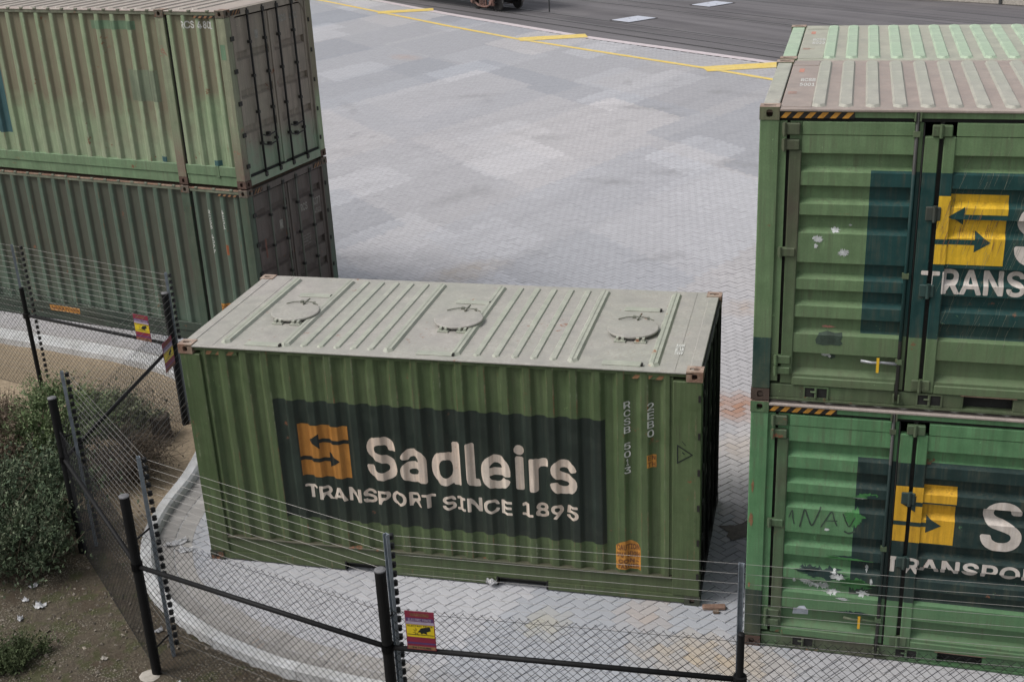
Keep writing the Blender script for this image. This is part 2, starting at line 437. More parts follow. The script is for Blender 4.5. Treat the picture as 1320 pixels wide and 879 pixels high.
def decal(name, shape, zones, off, mat, parent, T=None):
    """print laid on a relief: zones = [(x0,x1,xbreaks,zbreaks,yfunc(x,z))]; follows every bend, `off` proud of it"""
    V, F = shape; mb = MB(T)
    for (xa, xb, xbr, zbr, yf) in zones:
        bm = bmesh.new(); vs = [bm.verts.new((v[0], 0, v[1])) for v in V]
        for f in F:
            try: bm.faces.new([vs[i] for i in f])
            except ValueError: pass
        def cut(co, no, outer=False, inner=False):
            bmesh.ops.bisect_plane(bm, geom=bm.verts[:] + bm.edges[:] + bm.faces[:], plane_co=co, plane_no=no, clear_outer=outer, clear_inner=inner, dist=1e-5)
        cut((xb, 0, 0), (1, 0, 0), outer=True); cut((xa, 0, 0), (1, 0, 0), inner=True)
        if not bm.faces: bm.free(); continue
        lx = [v.co.x for v in bm.verts]; lz = [v.co.z for v in bm.verts]
        for x in xbr:
            if min(lx) < x < max(lx): cut((x, 0, 0), (1, 0, 0))
        for z in zbr:
            if min(lz) < z < max(lz): cut((0, 0, z), (0, 0, 1))
        for f in bm.faces:
            cx = sum(v.co.x for v in f.verts) / len(f.verts)
            mb.poly([(v.co.x, yf(min(max(v.co.x, xa), xb), v.co.z) - off, v.co.z) for v in f.verts])
        bm.free()
    if not mb.f: return None
    return mb.build(name, mat, parent)

# ------------------------------------------------------------------ container pieces
def casting(mb, X, Y, Z, sx, sy, sz):
    """corner casting whose outermost corner is X,Y,Z; sx,sy,sz point outwards"""
    w, d, h = 0.178, 0.162, 0.118
    cx, cy, cz = X - sx * w / 2, Y - sy * d / 2, Z - sz * h / 2
    mb.holed((cx, cy, Z), (1, 0, 0), (0, 1, 0), (0, 0, sz), w, d, 0.058, 0.030, 0.06, 2, 1)
    mb.holed((cx, Y, cz), (1, 0, 0), (0, 0, 1), (0, sy, 0), w, h, 0.030, 0.036, 0.06, 0, 1)
    mb.holed((X, cy, cz), (0, 1, 0), (0, 0, 1), (sx, 0, 0), d, h, 0.026, 0.036, 0.06, 0, 1)
    x2, y2, z2 = X - sx * w, Y - sy * d, Z - sz * h
    mb.poly([(x2, Y, Z), (x2, y2, Z), (x2, y2, z2), (x2, Y, z2)])
    mb.poly([(X, y2, Z), (x2, y2, Z), (x2, y2, z2), (X, y2, z2)])
    mb.poly([(X, Y, z2), (x2, Y, z2), (x2, y2, z2), (X, y2, z2)])

def castings(root, L, W, H, top, bot, xs=None):
    for X, sx in (xs or ((0.0, -1), (L, 1))):
        for Y, sy in ((0.0, -1), (W, 1)):
            for Z, sz in ((0.0, -1), (H, 1)):
                mb = MB(); casting(mb, X, Y + sy * 0.004, Z, sx, sy, sz)
                mb.build('corner_casting', [top if sz > 0 else bot, M['hole'], M['worn_cast']], root)

def hazard(root, x0, x1, y, z0, z1, my, mk, n, T=None):
    mb = MB(T); w = (x1 - x0) / n; s = (z1 - z0) * 0.9
    mb.box(x0, x1, y, y + .012, z0, z1, 1)
    for k in range(n):
        a = x0 + k * w
        b = min(a + w * 0.5, x1 - s)
        mb.poly([(a, y - .003, z0), (b, y - .003, z0), (min(b + s, x1), y - .003, z1), (a + s, y - .003, z1)], 0)
    return mb.build('hazard_stripe', [my, mk], root)

def roof_rib(mb, x, w, y0, y1, z, h, mi=0):
    """pressed rib lying across the roof, with sloped sides and ends"""
    a = h * 1.2
    lo = [(x - w / 2, y0), (x + w / 2, y0), (x + w / 2, y1), (x - w / 2, y1)]
    r = 0.35 * w
    def ring(e, zz):
        return [(x - w / 2 + e, y0 + r + e, zz), (x - w / 2 + r + e, y0 + e, zz), (x + w / 2 - r - e, y0 + e, zz), (x + w / 2 - e, y0 + r + e, zz),
                (x + w / 2 - e, y1 - r - e, zz), (x + w / 2 - r - e, y1 - e, zz), (x - w / 2 + r + e, y1 - e, zz), (x - w / 2 + e, y1 - r - e, zz)]
    A = [mb.pt(p) for p in ring(0, z)]; B = [mb.pt(p) for p in ring(a * .6, z + h)]
    for t in range(8): mb.f.append([A[t], A[(t + 1) % 8], B[(t + 1) % 8], B[t]]); mb.mi.append(mi)
    mb.f.append(B); mb.mi.append(mi)

def plain_wall(root, L, W, H, mat, which):
    """corrugated wall for the sides the camera does not face"""
    if which == 'back':
        mb = MB(); sheet(mb, corrugate(0.2, L - 0.2, 0.28, .08, .06, W - .02, W - .06, 0), 0.2, H - 0.1); mb.build('side_panel', mat, root)
    else:
        xx = 0.02 if which == 'left' else L - 0.02; s = 1 if which == 'left' else -1
        mb = MB(T=lambda p: (p[1], p[0], p[2])); sheet(mb, corrugate(0.15, W - 0.15, 0.28, .08, .06, xx, xx + s * .04, 0), 0.2, H - 0.1); mb.build('end_panel', mat, root)

def frame_rest(root, L, W, H, mat, post=0.17):
    """posts and rails away from the camera-facing front"""
    for x0, x1 in ((0.006, post), (L - post, L - 0.006)):
        MB_ = MB(); MB_.box(x0, x1, W - .15, W - .004, .118, H - .118); MB_.build('corner_post', mat, root)
    mb = MB(); mb.box(.178, L - .178, W - .08, W - .006, H - .11, H - .045); mb.build('top_rail', mat, root)
    mb = MB(); mb.box(.178, L - .178, W - .10, W - .006, .012, .2); mb.build('bottom_rail', mat, root)
    mb = MB(); mb.box(.03, L - .03, .11, W - .11, .14, .19); mb.build('underfloor', M['black_rubber'], root)

GROUP_C = 'green shipping containers in the yard'

# ================================================================== 1. the single bulk container
L20, WID, HGT = 6.058, 2.438, 2.896
def front_container():
    root = empty('shipping_container', (0, 0, 0))
    tag(root, 'single dark green container with three round roof hatches, standing alone in mid yard', 'shipping container', GROUP_C)
    body = paint('front_green_paint', (0.076, 0.114, 0.048), (0.095, 0.128, 0.059), rust=0.15, dirt=(0.05, 0.045, 0.03), dirtamt=0.55, seed=2.0,
                 lowdirt=((0.06, 0.055, 0.035), 0.7, 0.3, 0.35), streak=1.2, dents=.5, valley=((0.024, 0.029, 0.019), .024, .050, 3.4, 3.3, .85), wear=(.245, .2575, .078, (.22, .25, .16), .75))  # valley: shade of the corrugation hollows painted in dark, along with some dirt
    roofm = paint('pale_roof_paint', (0.325, 0.325, 0.285), (0.355, 0.335, 0.31), rust=0.40, dirt=(0.22, 0.19, 0.15), dirtamt=0.5, rustcol=(0.17, 0.085, 0.055), chips=(0.42, 0.45, 0.38), seed=4.0, streak=0.25, dents=0.1)
    ribm = paint('pale_rib_paint', (0.335, 0.355, 0.29), (0.36, 0.365, 0.315), rust=0.2, dirt=(0.25, 0.23, 0.18), dirtamt=0.3, rustcol=(0.20, 0.10, 0.06), seed=5.0, streak=0.2, dents=0.05)
    doorm = paint('black_door_paint', (0.010, 0.012, 0.010), (0.014, 0.017, 0.013), rust=0.1, dirtamt=0.15, seed=6.0)
    navy = paint('weathered_navy', (0.019, 0.027, 0.022), (0.024, 0.036, 0.027), rust=0.05, dirt=(0.05, 0.05, 0.035), dirtamt=0.35, seed=2.0, chips=(0.05, 0.09, 0.075), streak=1.2, lowdirt=((0.045, 0.045, 0.03), 1.0, 0.6, 0.3))
    ochre = paint('faded_ochre', (0.36, 0.155, 0.030), (0.40, 0.18, 0.04), rust=0.1, dirt=(0.14, 0.065, 0.02), dirtamt=0.5, seed=3.0, chips=(0.5, 0.3, 0.1), streak=1.3)
    cream = paint('stained_cream', (0.62, 0.51, 0.42), (0.66, 0.585, 0.50), rust=0.12, dirt=(0.30, 0.18, 0.10), dirtamt=0.5, seed=8.0, chips=(0.65, 0.6, 0.55), streak=1.1, rustcol=(0.33, 0.17, 0.09))
    rail_rust = paint('rusty_ledge', (0.10, 0.085, 0.06), (0.07, 0.08, 0.05), rust=0.9, seed=9.0)
    castings(root, L20, WID, HGT, M['rusty_cast'], paint('bottom_casting_paint', (0.045, 0.05, 0.035), rust=0.9, seed=1.0))
    for x0, x1 in ((0.008, 0.262), (5.742, L20 - 0.008)):
        mb = MB(); mb.cbox(x0, x1, .003, .14, .118, HGT - .118, .008); mb.build('corner_post', body, root)
        mb = MB(); mb.box(*(sorted((x0 if x0 > 1 else x1, (x0 - .035) if x0 > 1 else x1 + .035))), .035, .10, .36, HGT - .09); mb.build('post_return', body, root)
    frame_rest(root, L20, WID, HGT, body)
    prof = corrugate(0.297, 5.707, 0.2575, 0.078, 0.044, 0.018, 0.064, phase=0.245)
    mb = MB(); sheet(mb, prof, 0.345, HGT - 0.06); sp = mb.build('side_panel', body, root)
    mb = MB(); mb.box(.178, L20 - .178, .022, .07, HGT - .075, HGT - .030); mb.build('top_rail', body, root)
    # ledge, bottom rail with two fork pockets
    mb = MB(); mb.cbox(.262, 5.742, .004, .09, .320, .346, .006); mb.build('sill', rail_rust, root)
    mb = MB(); mb.box(.178, 5.88, .030, .09, .116, .319); mb.build('bottom_rail', body, root)
    mb = MB()
    for a, b in ((.178, 1.80), (2.34, 3.70), (4.28, 5.88)): mb.box(a, b, .014, .10, .020, .1155)
    mb.build('bottom_lip', body, root)
    for a, b in ((1.80, 2.34), (3.70, 4.28)):
        mb = MB(); mb.poly([(a, .10, .015), (b, .10, .015), (b, .10, .114), (a, .10, .114)]); mb.poly([(a, .014, .114), (b, .014, .114), (b, .10, .114), (a, .10, .114)])
        mb.box(a - .02, a, .010, .09, .016, .125); mb.box(b, b + .02, .010, .09, .016, .125)
        mb.build('fork_pocket', M['black_rubber'], root)
    plain_wall(root, L20, WID, HGT, body, 'back'); plain_wall(root, L20, WID, HGT, body, 'left')
    # prints on the wavy side
    xb = [p[0] for p in prof]; yb = [p[1] for p in prof]
    Z = [(0.297, 5.707, xb, [], lambda x, z: float(np.interp(x, xb, yb)))]
    decal('name_panel', shape_rect(1.10, 5.0, 0.69, 2.25), Z, .0015, navy, sp)
    decal('emblem', shape_rect(1.365, 1.975, 1.27, 1.945), Z, .003, ochre, sp)
    for ar in logo_arrows(1.365, 1.975, 1.27, 1.945): decal('emblem_arrow', ar, Z, .0045, M['black_print'], sp)
    decal('lettering', shape_text('Sadleirs', 2.18, 4.68, 1.285, 1.86, bold=.022), Z, .003, cream, sp)
    decal('lettering', shape_text('TRANSPORT SINCE 1895', 1.375, 4.685, 0.965, 1.15, bold=.024), Z, .003, cream, sp)
    stack = []
    for k, ch in enumerate('RCSB 5013'):
        if ch != ' ': zt = 2.49 - k * .0995; stack.append(shape_text(ch, 5.212 if ch != '1' else 5.232, 5.278 if ch != '1' else 5.258, zt - .083, zt, bold=.015))
    for k, ch in enumerate('2EB0'):
        zt = 2.49 - k * .107; stack.append(shape_text(ch, 5.468, 5.534, zt - .088, zt, bold=.015))
    decal('number_lettering', join(*stack), Z, .003, M['white_print'], sp)
    decal('orange_label', shape_rect(5.462, 5.560, 1.71, 1.865), Z, .003, M['orange_print'], sp)
    decal('orange_label_print', join(shape_text('EN', 5.472, 5.55, 1.80, 1.855, bold=.03), shape_text('TH', 5.472, 5.55, 1.72, 1.775, bold=.03)), Z, .0045, M['dark_orange_print'], sp)
    arch = [(5.10, .385), (5.385, .385), (5.385, .66)] + [(5.2425 + .1425 * math.cos(t), .66 + .10 * math.sin(t)) for t in np.linspace(0.2, math.pi - .2, 9)] + [(5.10, .66)]
    decal('caution_label', shape_poly(arch), Z, .003, M['orange_print'], sp)
    decal('caution_lettering', join(shape_text('CAUTION', 5.115, 5.37, .640, .715, bold=.04), shape_text('9\'6" HIGH', 5.115, 5.37, .545, .615, bold=.04),
                                    shape_text('CON-', 5.13, 5.36, .465, .52, bold=.04), shape_text('TAINER', 5.115, 5.37, .40, .45, bold=.04)), Z, .0045, M['dark_orange_print'], sp)
    # triangle outline on the right post
    ZP = [(5.742, 6.05, [], [], lambda x, z: .003)]
    def ring(pts, k):
        c = np.mean(pts, 0); q = [tuple(c + (np.array(p) - c) * k) for p in pts]; V = list(pts) + q; n = len(pts)
        return V, [[i, (i + 1) % n, n + (i + 1) % n, n + i] for i in range(n)]
    decal('triangle_mark', join(ring([(5.79, 2.035), (5.965, 1.92), (5.79, 1.80)], .80), shape_poly([(5.85, 1.95), (5.875, 1.925), (5.868, 1.915), (5.843, 1.94)]),
          shape_poly([(5.845, 2.08), (5.885, 2.03), (5.88, 2.025), (5.84, 2.075)])), ZP, .003, M['black_print'], root)
    hazard(root, .31, .72, .030, HGT - .125, HGT - .065, M['hazard_rust'], body, 3)
    hazard(root, 5.30, 5.68, .030, HGT - .125, HGT - .065, M['hazard_rust'], body, 3)
    # roof: sheet, header plates, ribs, hatches, small treads
    zr = HGT - .012
    mb = MB(); mb.cbox(.10, L20 - .10, -.004, WID + .004, zr - .022, zr, .006); mb.build('roof_panel', roofm, root)
    for a, b in ((.03, .15), (L20 - .15, L20 - .03)):
        mb = MB(); mb.cbox(a, b, .165, WID - .165, zr - .02, zr + .008, .006); mb.build('roof_header', roofm, root)
    for a in (.27, 5.60):
        mb = MB(); mb.cbox(a, a + .16, .03, WID - .03, zr - .002, zr + .004, .002); mb.build('roof_plate', roofm, root)
    for x, w, h in [(x, .125, .030) for x in (.545, 1.285, 2.53, 3.315, 4.64, 5.52)] + [(x, .085, .017) for x in (1.505, 1.71, 1.91, 2.11, 2.315, 3.56, 3.775, 3.99, 4.205, 4.42)]:
        mb = MB(); roof_rib(mb, x, w, .10 if h > .02 else .125, WID - .10, zr, h); mb.build('roof_rib', ribm, root)
    for x0 in (.80, 2.87, 4.965):
        for y0 in (.085, 1.70):
            mb = MB(); mb.cbox(x0, x0 + .42, y0, y0 + .115, zr - .001, zr + .012, .004); mb.build('roof_tread', ribm, root)
            mb = MB(); mb.box(x0 + .425, x0 + .445, y0 + .005, y0 + .05, zr - .001, zr + .03); mb.build('tread_stop', M['hazard_k'], root)
    for cx, cy in ((1.025, 1.075), (3.09, 1.09), (5.165, 1.055)):
        mb = MB(); mb.disc_stack((cx, cy, zr), [(.235, -.01), (.235, .034), (.290, .034), (.292, .037), (.292, .052), (.284, .058), (.10, .064), (.02, .065)], 40)
        h = mb.build('roof_hatch', roofm, root)
        for dx in (-.17, .06):
            mb = MB(); mb.box(cx + dx, cx + dx + .13, cy - .335, cy - .25, zr + .001, zr + .018); mb.box(cx + dx + .02, cx + dx + .05, cy - .315, cy - .26, zr + .018, zr + .05); mb.box(cx + dx + .085, cx + dx + .112, cy - .315, cy - .26, zr + .018, zr + .05)
            mb.build('hatch_hinge', ribm, h)
        mb = MB()
        mb.tube([(cx - .20, cy + .20, zr + .07), (cx - .12, cy + .255, zr + .075), (cx, cy + .285, zr + .078), (cx + .13, cy + .265, zr + .075), (cx + .21, cy + .205, zr + .07)], .007, 6)
        mb.tube([(cx + .02, cy + .20, zr + .07), (cx + .05, cy + .35, zr + .09)], .010, 6)
        mb.box(cx - .045, cx - .01, cy + .265, cy + .305, zr + .005, zr + .085); mb.box(cx + .125, cx + .15, cy + .25, cy + .285, zr + .005, zr + .08)
        mb.build('hatch_latch', M['latch'], h)
    ZR = [(0, 6.06, [], [], lambda x, z: 0.0)]
    TR = lambda p: (p[0], p[2], zr + .0065 - p[1])
    decal('roof_lettering', join(*[shape_text('RCSB', 5.70 - .0, 5.79, .45, .75, bold=.02), shape_text('5013', 5.70, 5.79, .12 + .28, .42, bold=.02)][:1]), ZR, .001, M['white_print'], root, T=TR)
    # black door end
    TE = lambda p: (L20 - p[1], p[0], p[2])
    for a, b in ((.16, 1.21), (1.228, WID - .16)):
        mb = MB(TE); mb.box(a, b, .045, .09, .17, HGT - .13)
        for k in range(5): mb.box(a + .06, b - .06, .030, .046, .30 + k * .5, .60 + k * .5)
        d = mb.build('door', doorm, root)
        for u in (a + .3, b - .25):
            mb = MB(TE); mb.tube([(u, .012, .08), (u, .012, HGT - .05)], .017, 8); mb.build('locking_rod', doorm, d, True)
    for a, b in ((.006, .16), (WID - .16, WID - .006)):
        mb = MB(TE); mb.box(a + .136 if a < 1 else a, b if a < 1 else b - .0, .006, .12, .118, HGT - .118); mb.build('door_frame', doorm, root)
    mb = MB(TE); mb.box(.162, WID - .162, .004, .12, HGT - .12, HGT - .045); mb.build('door_header', doorm, root); mb = MB(TE); mb.box(.162, WID - .162, .004, .12, .02, .165); mb.build('door_sill', doorm, root)
    for k in range(6):
        z = .35 + k * .44
        mb = MB(); mb.box(L20 - .045, L20 - .018, -.012, .010, z, z + .075); mb.build('hinge', M['hazard_k'], root)
        mb = MB(); mb.box(L20 - .005, L20 + .012, .10, .20, z + .01, z + .06); mb.build('hinge', doorm, root)
    return root

# ================================================================== 2. the two long containers at the left
L48 = 14.63
def long_container(name_label, loc, yaw, scheme, upper):
    root = empty('shipping_container', loc, yaw)
    tag(root, name_label, 'shipping container', GROUP_C)
    s = scheme; side, rail, post, doorm, roofm, cast, castb = s['side'], s['rail'], s['post'], s['door'], s['roof'], s['cast'], s['castb']
    H, W, L = HGT, WID, L48
    x40 = L - 1.30
    castings(root, L, W, H, cast, castb, xs=((0.0, -1), (L, 1)))
    for X in (1.30, x40):        # casting pairs at the 40 ft stacking posts
        for Y, sy in ((0.0, -1), (W, 1)):
            for Z, sz in ((0.0, -1), (H, 1)):
                mb = MB(); casting(mb, X + .089, Y + sy * .005, Z, 1, sy, sz); mb.build('corner_casting', [cast if sz > 0 else castb, M['hole'], M['worn_cast']], root)
    frame_rest(root, L, W, H, side)
    for x0, x1 in ((.008, .17), (L - .185, L - .008)):
        mb = MB(); mb.cbox(x0, x1, .004, .15, .118, H - .118, .007); mb.build('corner_post', post, root)
    for X in (1.30, x40):
        mb = MB(); mb.cbox(X - .10, X + .075, .006, .12, .119, H - .119, .006); mb.build('stacking_post', post, root)
        mb = MB(); mb.box(X + .0755, X + .102, .05, .10, .36, H - .1); mb.build('post_return', M['gear'], root)
    segs = ((.172, 1.20, .33), (1.417, x40 - .10, .333), (x40 + .116, L - .187, .2825))
    for a, b, P in segs:
        pr = corrugate(a, b, P, P * .22, .052, .014, .066, phase=(x40 - .05 if P == .333 else a + .03))
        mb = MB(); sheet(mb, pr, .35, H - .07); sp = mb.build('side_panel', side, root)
        if a > 5: PR = pr
        if P == .333: PM = pr; SPM = sp
        if a > 10: SPE = sp
    spans = ((.178, 1.211), (1.389, x40 - .089), (x40 + .0895, L - .178))
    for a, b in spans:
        mb = MB(); mb.cbox(a, b, .010, .09, H - .085, H - .015, .006); mb.build('top_rail', s['toprail'], root)
        mb = MB(); mb.cbox(a, b, .006, .09, .185, .350, .006); mb.build('bottom_rail', rail, root)
        mb = MB(); mb.cbox(a, b, .022, .09, .015, .178, .006); mb.build('bottom_lip', rail, root)
        n = int((b - a) / .30)
        for k in range(n if a > 8 or (b - a) > 5 else 0):
            x = a + .15 + k * (b - a - .3) / max(n - 1, 1)
            if x > L - 7.5:
                mb = MB(); mb.cbox(x - .035, x + .035, -.004, .03, H - .034, H + .002, .008); mb.build('lashing_ring', s['toprail'], root)
    for x in (L - .55,):
        mb = MB(); mb.box(x - .03, x + .03, .000, .02, .17, .36); mb.build('rail_bracket', rail, root)
    # roof
    zr = H - .014
    mb = MB(); mb.cbox(.10, L - .10, .004, W - .004, zr - .02, zr, .006); mb.build('roof_panel', roofm, root)
    n = int((L - 1.0) / .29)
    me = None
    for k in range(n):
        x = .6 + k * .29
        if L - 8 < x or not upper:
            if not upper: continue
            mb = MB(); roof_rib(mb, 0, .13, .11, W - .11, zr, .018)
            me = me or mb.mesh('roof_rib', s['rib'])
            link('roof_rib', me, root, (x, 0, 0))
    # plain far end
    plain_wall(root, L, W, H, side, 'left'); plain_wall(root, L, W, H, side, 'back')
    # door end
    TE = lambda p: (L - p[1], p[0], p[2])
    bands = ((2.20, 2.06), (1.58, 1.44), (1.00, .86)) if upper else ((2.48, 2.34), (1.93, 1.74), (1.50, 1.34), (1.08, .92))
    for (a, b) in ((.175, 1.205), (1.233, W - .175)):
        mb = MB(TE); zs = [(H - .16, 0)]
        for zt, zb in bands: zs += [(zt + .002, 0), (zt, .05), (zb + .03, .05), (zb, 0)]
        zs += [(.165, 0)]
        for (za, da), (zb, db) in zip(zs, zs[1:]): mb.poly([(a + .07, .05 + da, za), (b - .07, .05 + da, za), (b - .07, .05 + db, zb), (a + .07, .05 + db, zb)])
        mb.box(a, a + .07, .044, .12, .165, H - .16); mb.box(b - .07, b, .044, .12, .165, H - .16)
        d = mb.build('door', doorm, root)
        for u in ((.60, 1.02) if a < 1 else (1.42, 1.86)):
            mb = MB(TE); mb.tube([(u, .006, .07), (u, .006, H - .04)], .019, 8); mb.build('locking_rod', M['black_rubber'] if s['rods'] is None else s['rods'], d, True)
            for z in (.08, H - .14): 
                mb = MB(TE); mb.box(u - .032, u + .032, -.018, .03, z, z + .07); mb.build('cam_keeper', M['gear'], d)
            for z in (.62, 1.15, 1.75, 2.30):
                mb = MB(TE); mb.box(u - .026, u + .026, -.014, .045, z, z + .045); mb.build('rod_guide', M['gear'], d)
        u = .62 if a < 1 else 1.44
        mb = MB(TE); mb.tube([(u, -.02, .78), (u + .10, -.03, .74), (u + .36, -.03, .77)], .012, 6); mb.box(u + .16, u + .21, -.02, .045, .72, .79); mb.build('handle', M['gear'], d)
        mb = MB(TE); mb.tube([(u, -.02, .62), (u + .12, -.03, .58), (u + .34, -.03, .60)], .012, 6); mb.box(u + .16, u + .21, -.02, .045, .56, .62); mb.build('handle', M['gear'], d)
    mb = MB(TE); mb.cbox(1.19, 1.248, .026, .06, .17, H - .165, .006); mb.build('door_seal', doorm, root)
    mb = MB(TE); mb.box(.166, W - .166, .004, .12, H - .13, H - .02); mb.build('door_header', doorm, root)
    mb = MB(TE); mb.box(.166, W - .166, .004, .12, .015, .15); mb.build('door_sill', doorm, root)
    if upper:   # rounded brackets at the top corners of the opening
        for a, sg in ((.17, 1), (W - .17, -1)):
            mb = MB(TE); mb.poly([(a, .03, H - .13), (a + sg * .16, .03, H - .13), (a + sg * .06, .03, H - .20), (a, .03, H - .34)]); mb.build('corner_gusset', doorm, root)
    for (a, b) in ((.006, .172), (W - .172, W - .006)):
        mb = MB(TE); mb.box(a if a > 1 else .152, b if a < 1 else W - .152, .008, .14, .119, H - .119); mb.build('door_post', doorm, root)
    for k in range(5):
        z = .32 + k * .52
        for u in (.10, W - .12):
            mb = MB(TE); mb.box(u - .01, u + .075 if u < 1 else u + .02, -.010, .007, z, z + .07); mb.build('hinge', M['gear'], root)
    hazard(root, .17, .42, -.006, H - .105, H - .03, M['hazard_rust'], M['hazard_k'], 3, TE)
    hazard(root, W - .45, W - .18, -.006, H - .105, H - .03, M['hazard_rust'], M['hazard_k'], 3, TE)
    hazard(root, L - .62, L - .20, -.002, H - .125, H - .087, M['hazard_rust'], M['hazard_k'], 4)
    xb = [p[0] for p in PR]; yb = [p[1] for p in PR]
    ZE = [(x40 + .116, L - .187, xb, [], lambda x, z: float(np.interp(x, xb, yb)))]
    xm = [p[0] for p in PM]; ym = [p[1] for p in PM]
    ZM = [(1.417, x40 - .10, xm, [], lambda x, z: float(np.interp(x, xm, ym)))]
    ZD = [(0, W, [], [], lambda x, z: .050)]
    if upper:
        for shp in (shape_text('RCS', L - .90, L - .665, 2.60, 2.72, bold=.02), shape_text('4801', L - .56, L - .27, 2.60, 2.72, bold=.02)): decal('number_lettering', shp, ZE, .003, s['print'], SPE)
        for shp in (shape_text('RCS', 1.50, 1.72, 2.50, 2.62, bold=.03), shape_text('4801', 1.82, 2.06, 2.50, 2.62, bold=.03)): decal('number_lettering', shp, ZD, .004, M['pale_print'], root, TE)
        decal('door_label', shape_rect(.80, .89, 2.34, 2.48), ZD, .004, M['pale_print'], root, TE)
        decal('paint_patch', shape_rect(L - 2.17, L - 1.56, 1.38, 1.90), ZM, .0015, s['patch'], SPM)
        decal('paint_patch', shape_rect(L - 2.82, L - 1.88, 2.56, 2.70), ZM, .0015, s['patch2'], SPM)
        decal('name_panel', shape_rect(L - 9.2, L - 5.10, .68, 2.24), ZM, .0015, s['blue'], SPM)
        decal('paint_patch', shape_rect(L - .155, L - .06, 2.12, 2.36), [(L - .185, L - .008, [], [], lambda x, z: .004)], .002, s['patch2'], root)
        decal('paint_patch', shape_rect(L - 1.74, L - 1.60, .36, .45), ZM, .002, s['blue'], root); decal('paint_patch', shape_rect(L - .62, L - .47, .36, .45), ZE, .002, s['blue'], root)
    else:
        st = [shape_text(ch, L - .895, L - .835, 2.50 - k * .088 - .07, 2.50 - k * .088, bold=.01) for k, ch in enumerate('RCSB 4077') if ch != ' ']
        st += [shape_text(ch, L - .61, L - .555, 2.52 - k * .088 - .07, 2.52 - k * .088, bold=.01) for k, ch in enumerate('4EG1')]
        decal('number_lettering', join(*st), ZE, .003, s['print'], SPE)
        decal('orange_label', shape_rect(L - .635, L - .545, 1.72, 1.90), ZE, .003, s['label'], SPE)
        decal('caution_label', shape_rect(L - .90, L - .56, .40, .80), ZE, .003, M['orange_print'], SPE)
        decal('caution_lettering', join(shape_text('CAUTION', L - .885, L - .575, .68, .77, bold=.04), shape_text('9\'6" HIGH', L - .885, L - .575, .55, .64, bold=.04), shape_text('CONTAINER', L - .885, L - .575, .43, .51, bold=.04)), ZE, .0045, M['dark_orange_print'], SPE)
        decal('orange_label', shape_rect(L - 4.98, L - 4.24, .20, .31), [(1.5, x40 - .1, [], [], lambda x, z: .006)], .003, M['orange_print'], root)
        decal('orange_label_print', shape_text('CAUTION 9\'6" HIGH', L - 4.94, L - 4.28, .225, .285, bold=.03), [(1.5, x40 - .1, [], [], lambda x, z: .006)], .0045, M['dark_orange_print'], root)
        for shp in (shape_text('RCS', 1.53, 1.74, 2.10, 2.24, bold=.02), shape_text('4077', 1.92, 2.16, 2.10, 2.24, bold=.02), shape_text('4EG1', 1.95, 2.15, 1.95, 2.04, bold=.0)): decal('number_lettering', shp, [(0, W, [], [2.34], lambda x, z: .052)], .006, M['pale_print'], root, TE)
        ls = [shape_text(t, 1.50, 1.76, 1.66 - k * .055 - .03, 1.66 - k * .055, bold=0) for k, t in enumerate(('MAX. GROSS', 'TARE', 'NET', 'CU. CAP.'))]
        decal('plate_lettering', join(*ls), ZD, .004, M['pale_print'], root, TE)
        decal('door_label', shape_rect(.86, .95, 1.98, 2.14), ZD, .004, M['pale_print'], root, TE)
        decal('red_mark', shape_rect(.38, .42, 1.60, 1.94), ZD, .004, s['red'], root, TE)
    if upper:
        for X in (.09, 1.30, x40, L - .09):
            for Y in (.09, W - .09):
                mb = MB(); mb.box(X - .05, X + .05, Y - .05, Y + .05, -.035, -.0005); mb.build('twist_lock', M['hole'], root)
    return root

# ================================================================== 3. the side-door containers at the right
BANDS = ((2.476, 2.30), (2.176, 2.00), (1.896, 1.72), (1.436, 1.27), (1.166, 1.00), (.886, .71), (.52, .29))
ZBR = []
DOORF = []
def _mk():
    z = [(2.64, .022)]
    for zt, zb in BANDS: z += [(zt, .022), (zt - .004, .092), (zb + .045, .092), (zb, .022)]
    z += [(.20, .022)]
    z.sort(); return [a for a, b in z], [b for a, b in z]
ZBR, DOORF = _mk()
def doory(x, z): return float(np.interp(z, ZBR, DOORF))

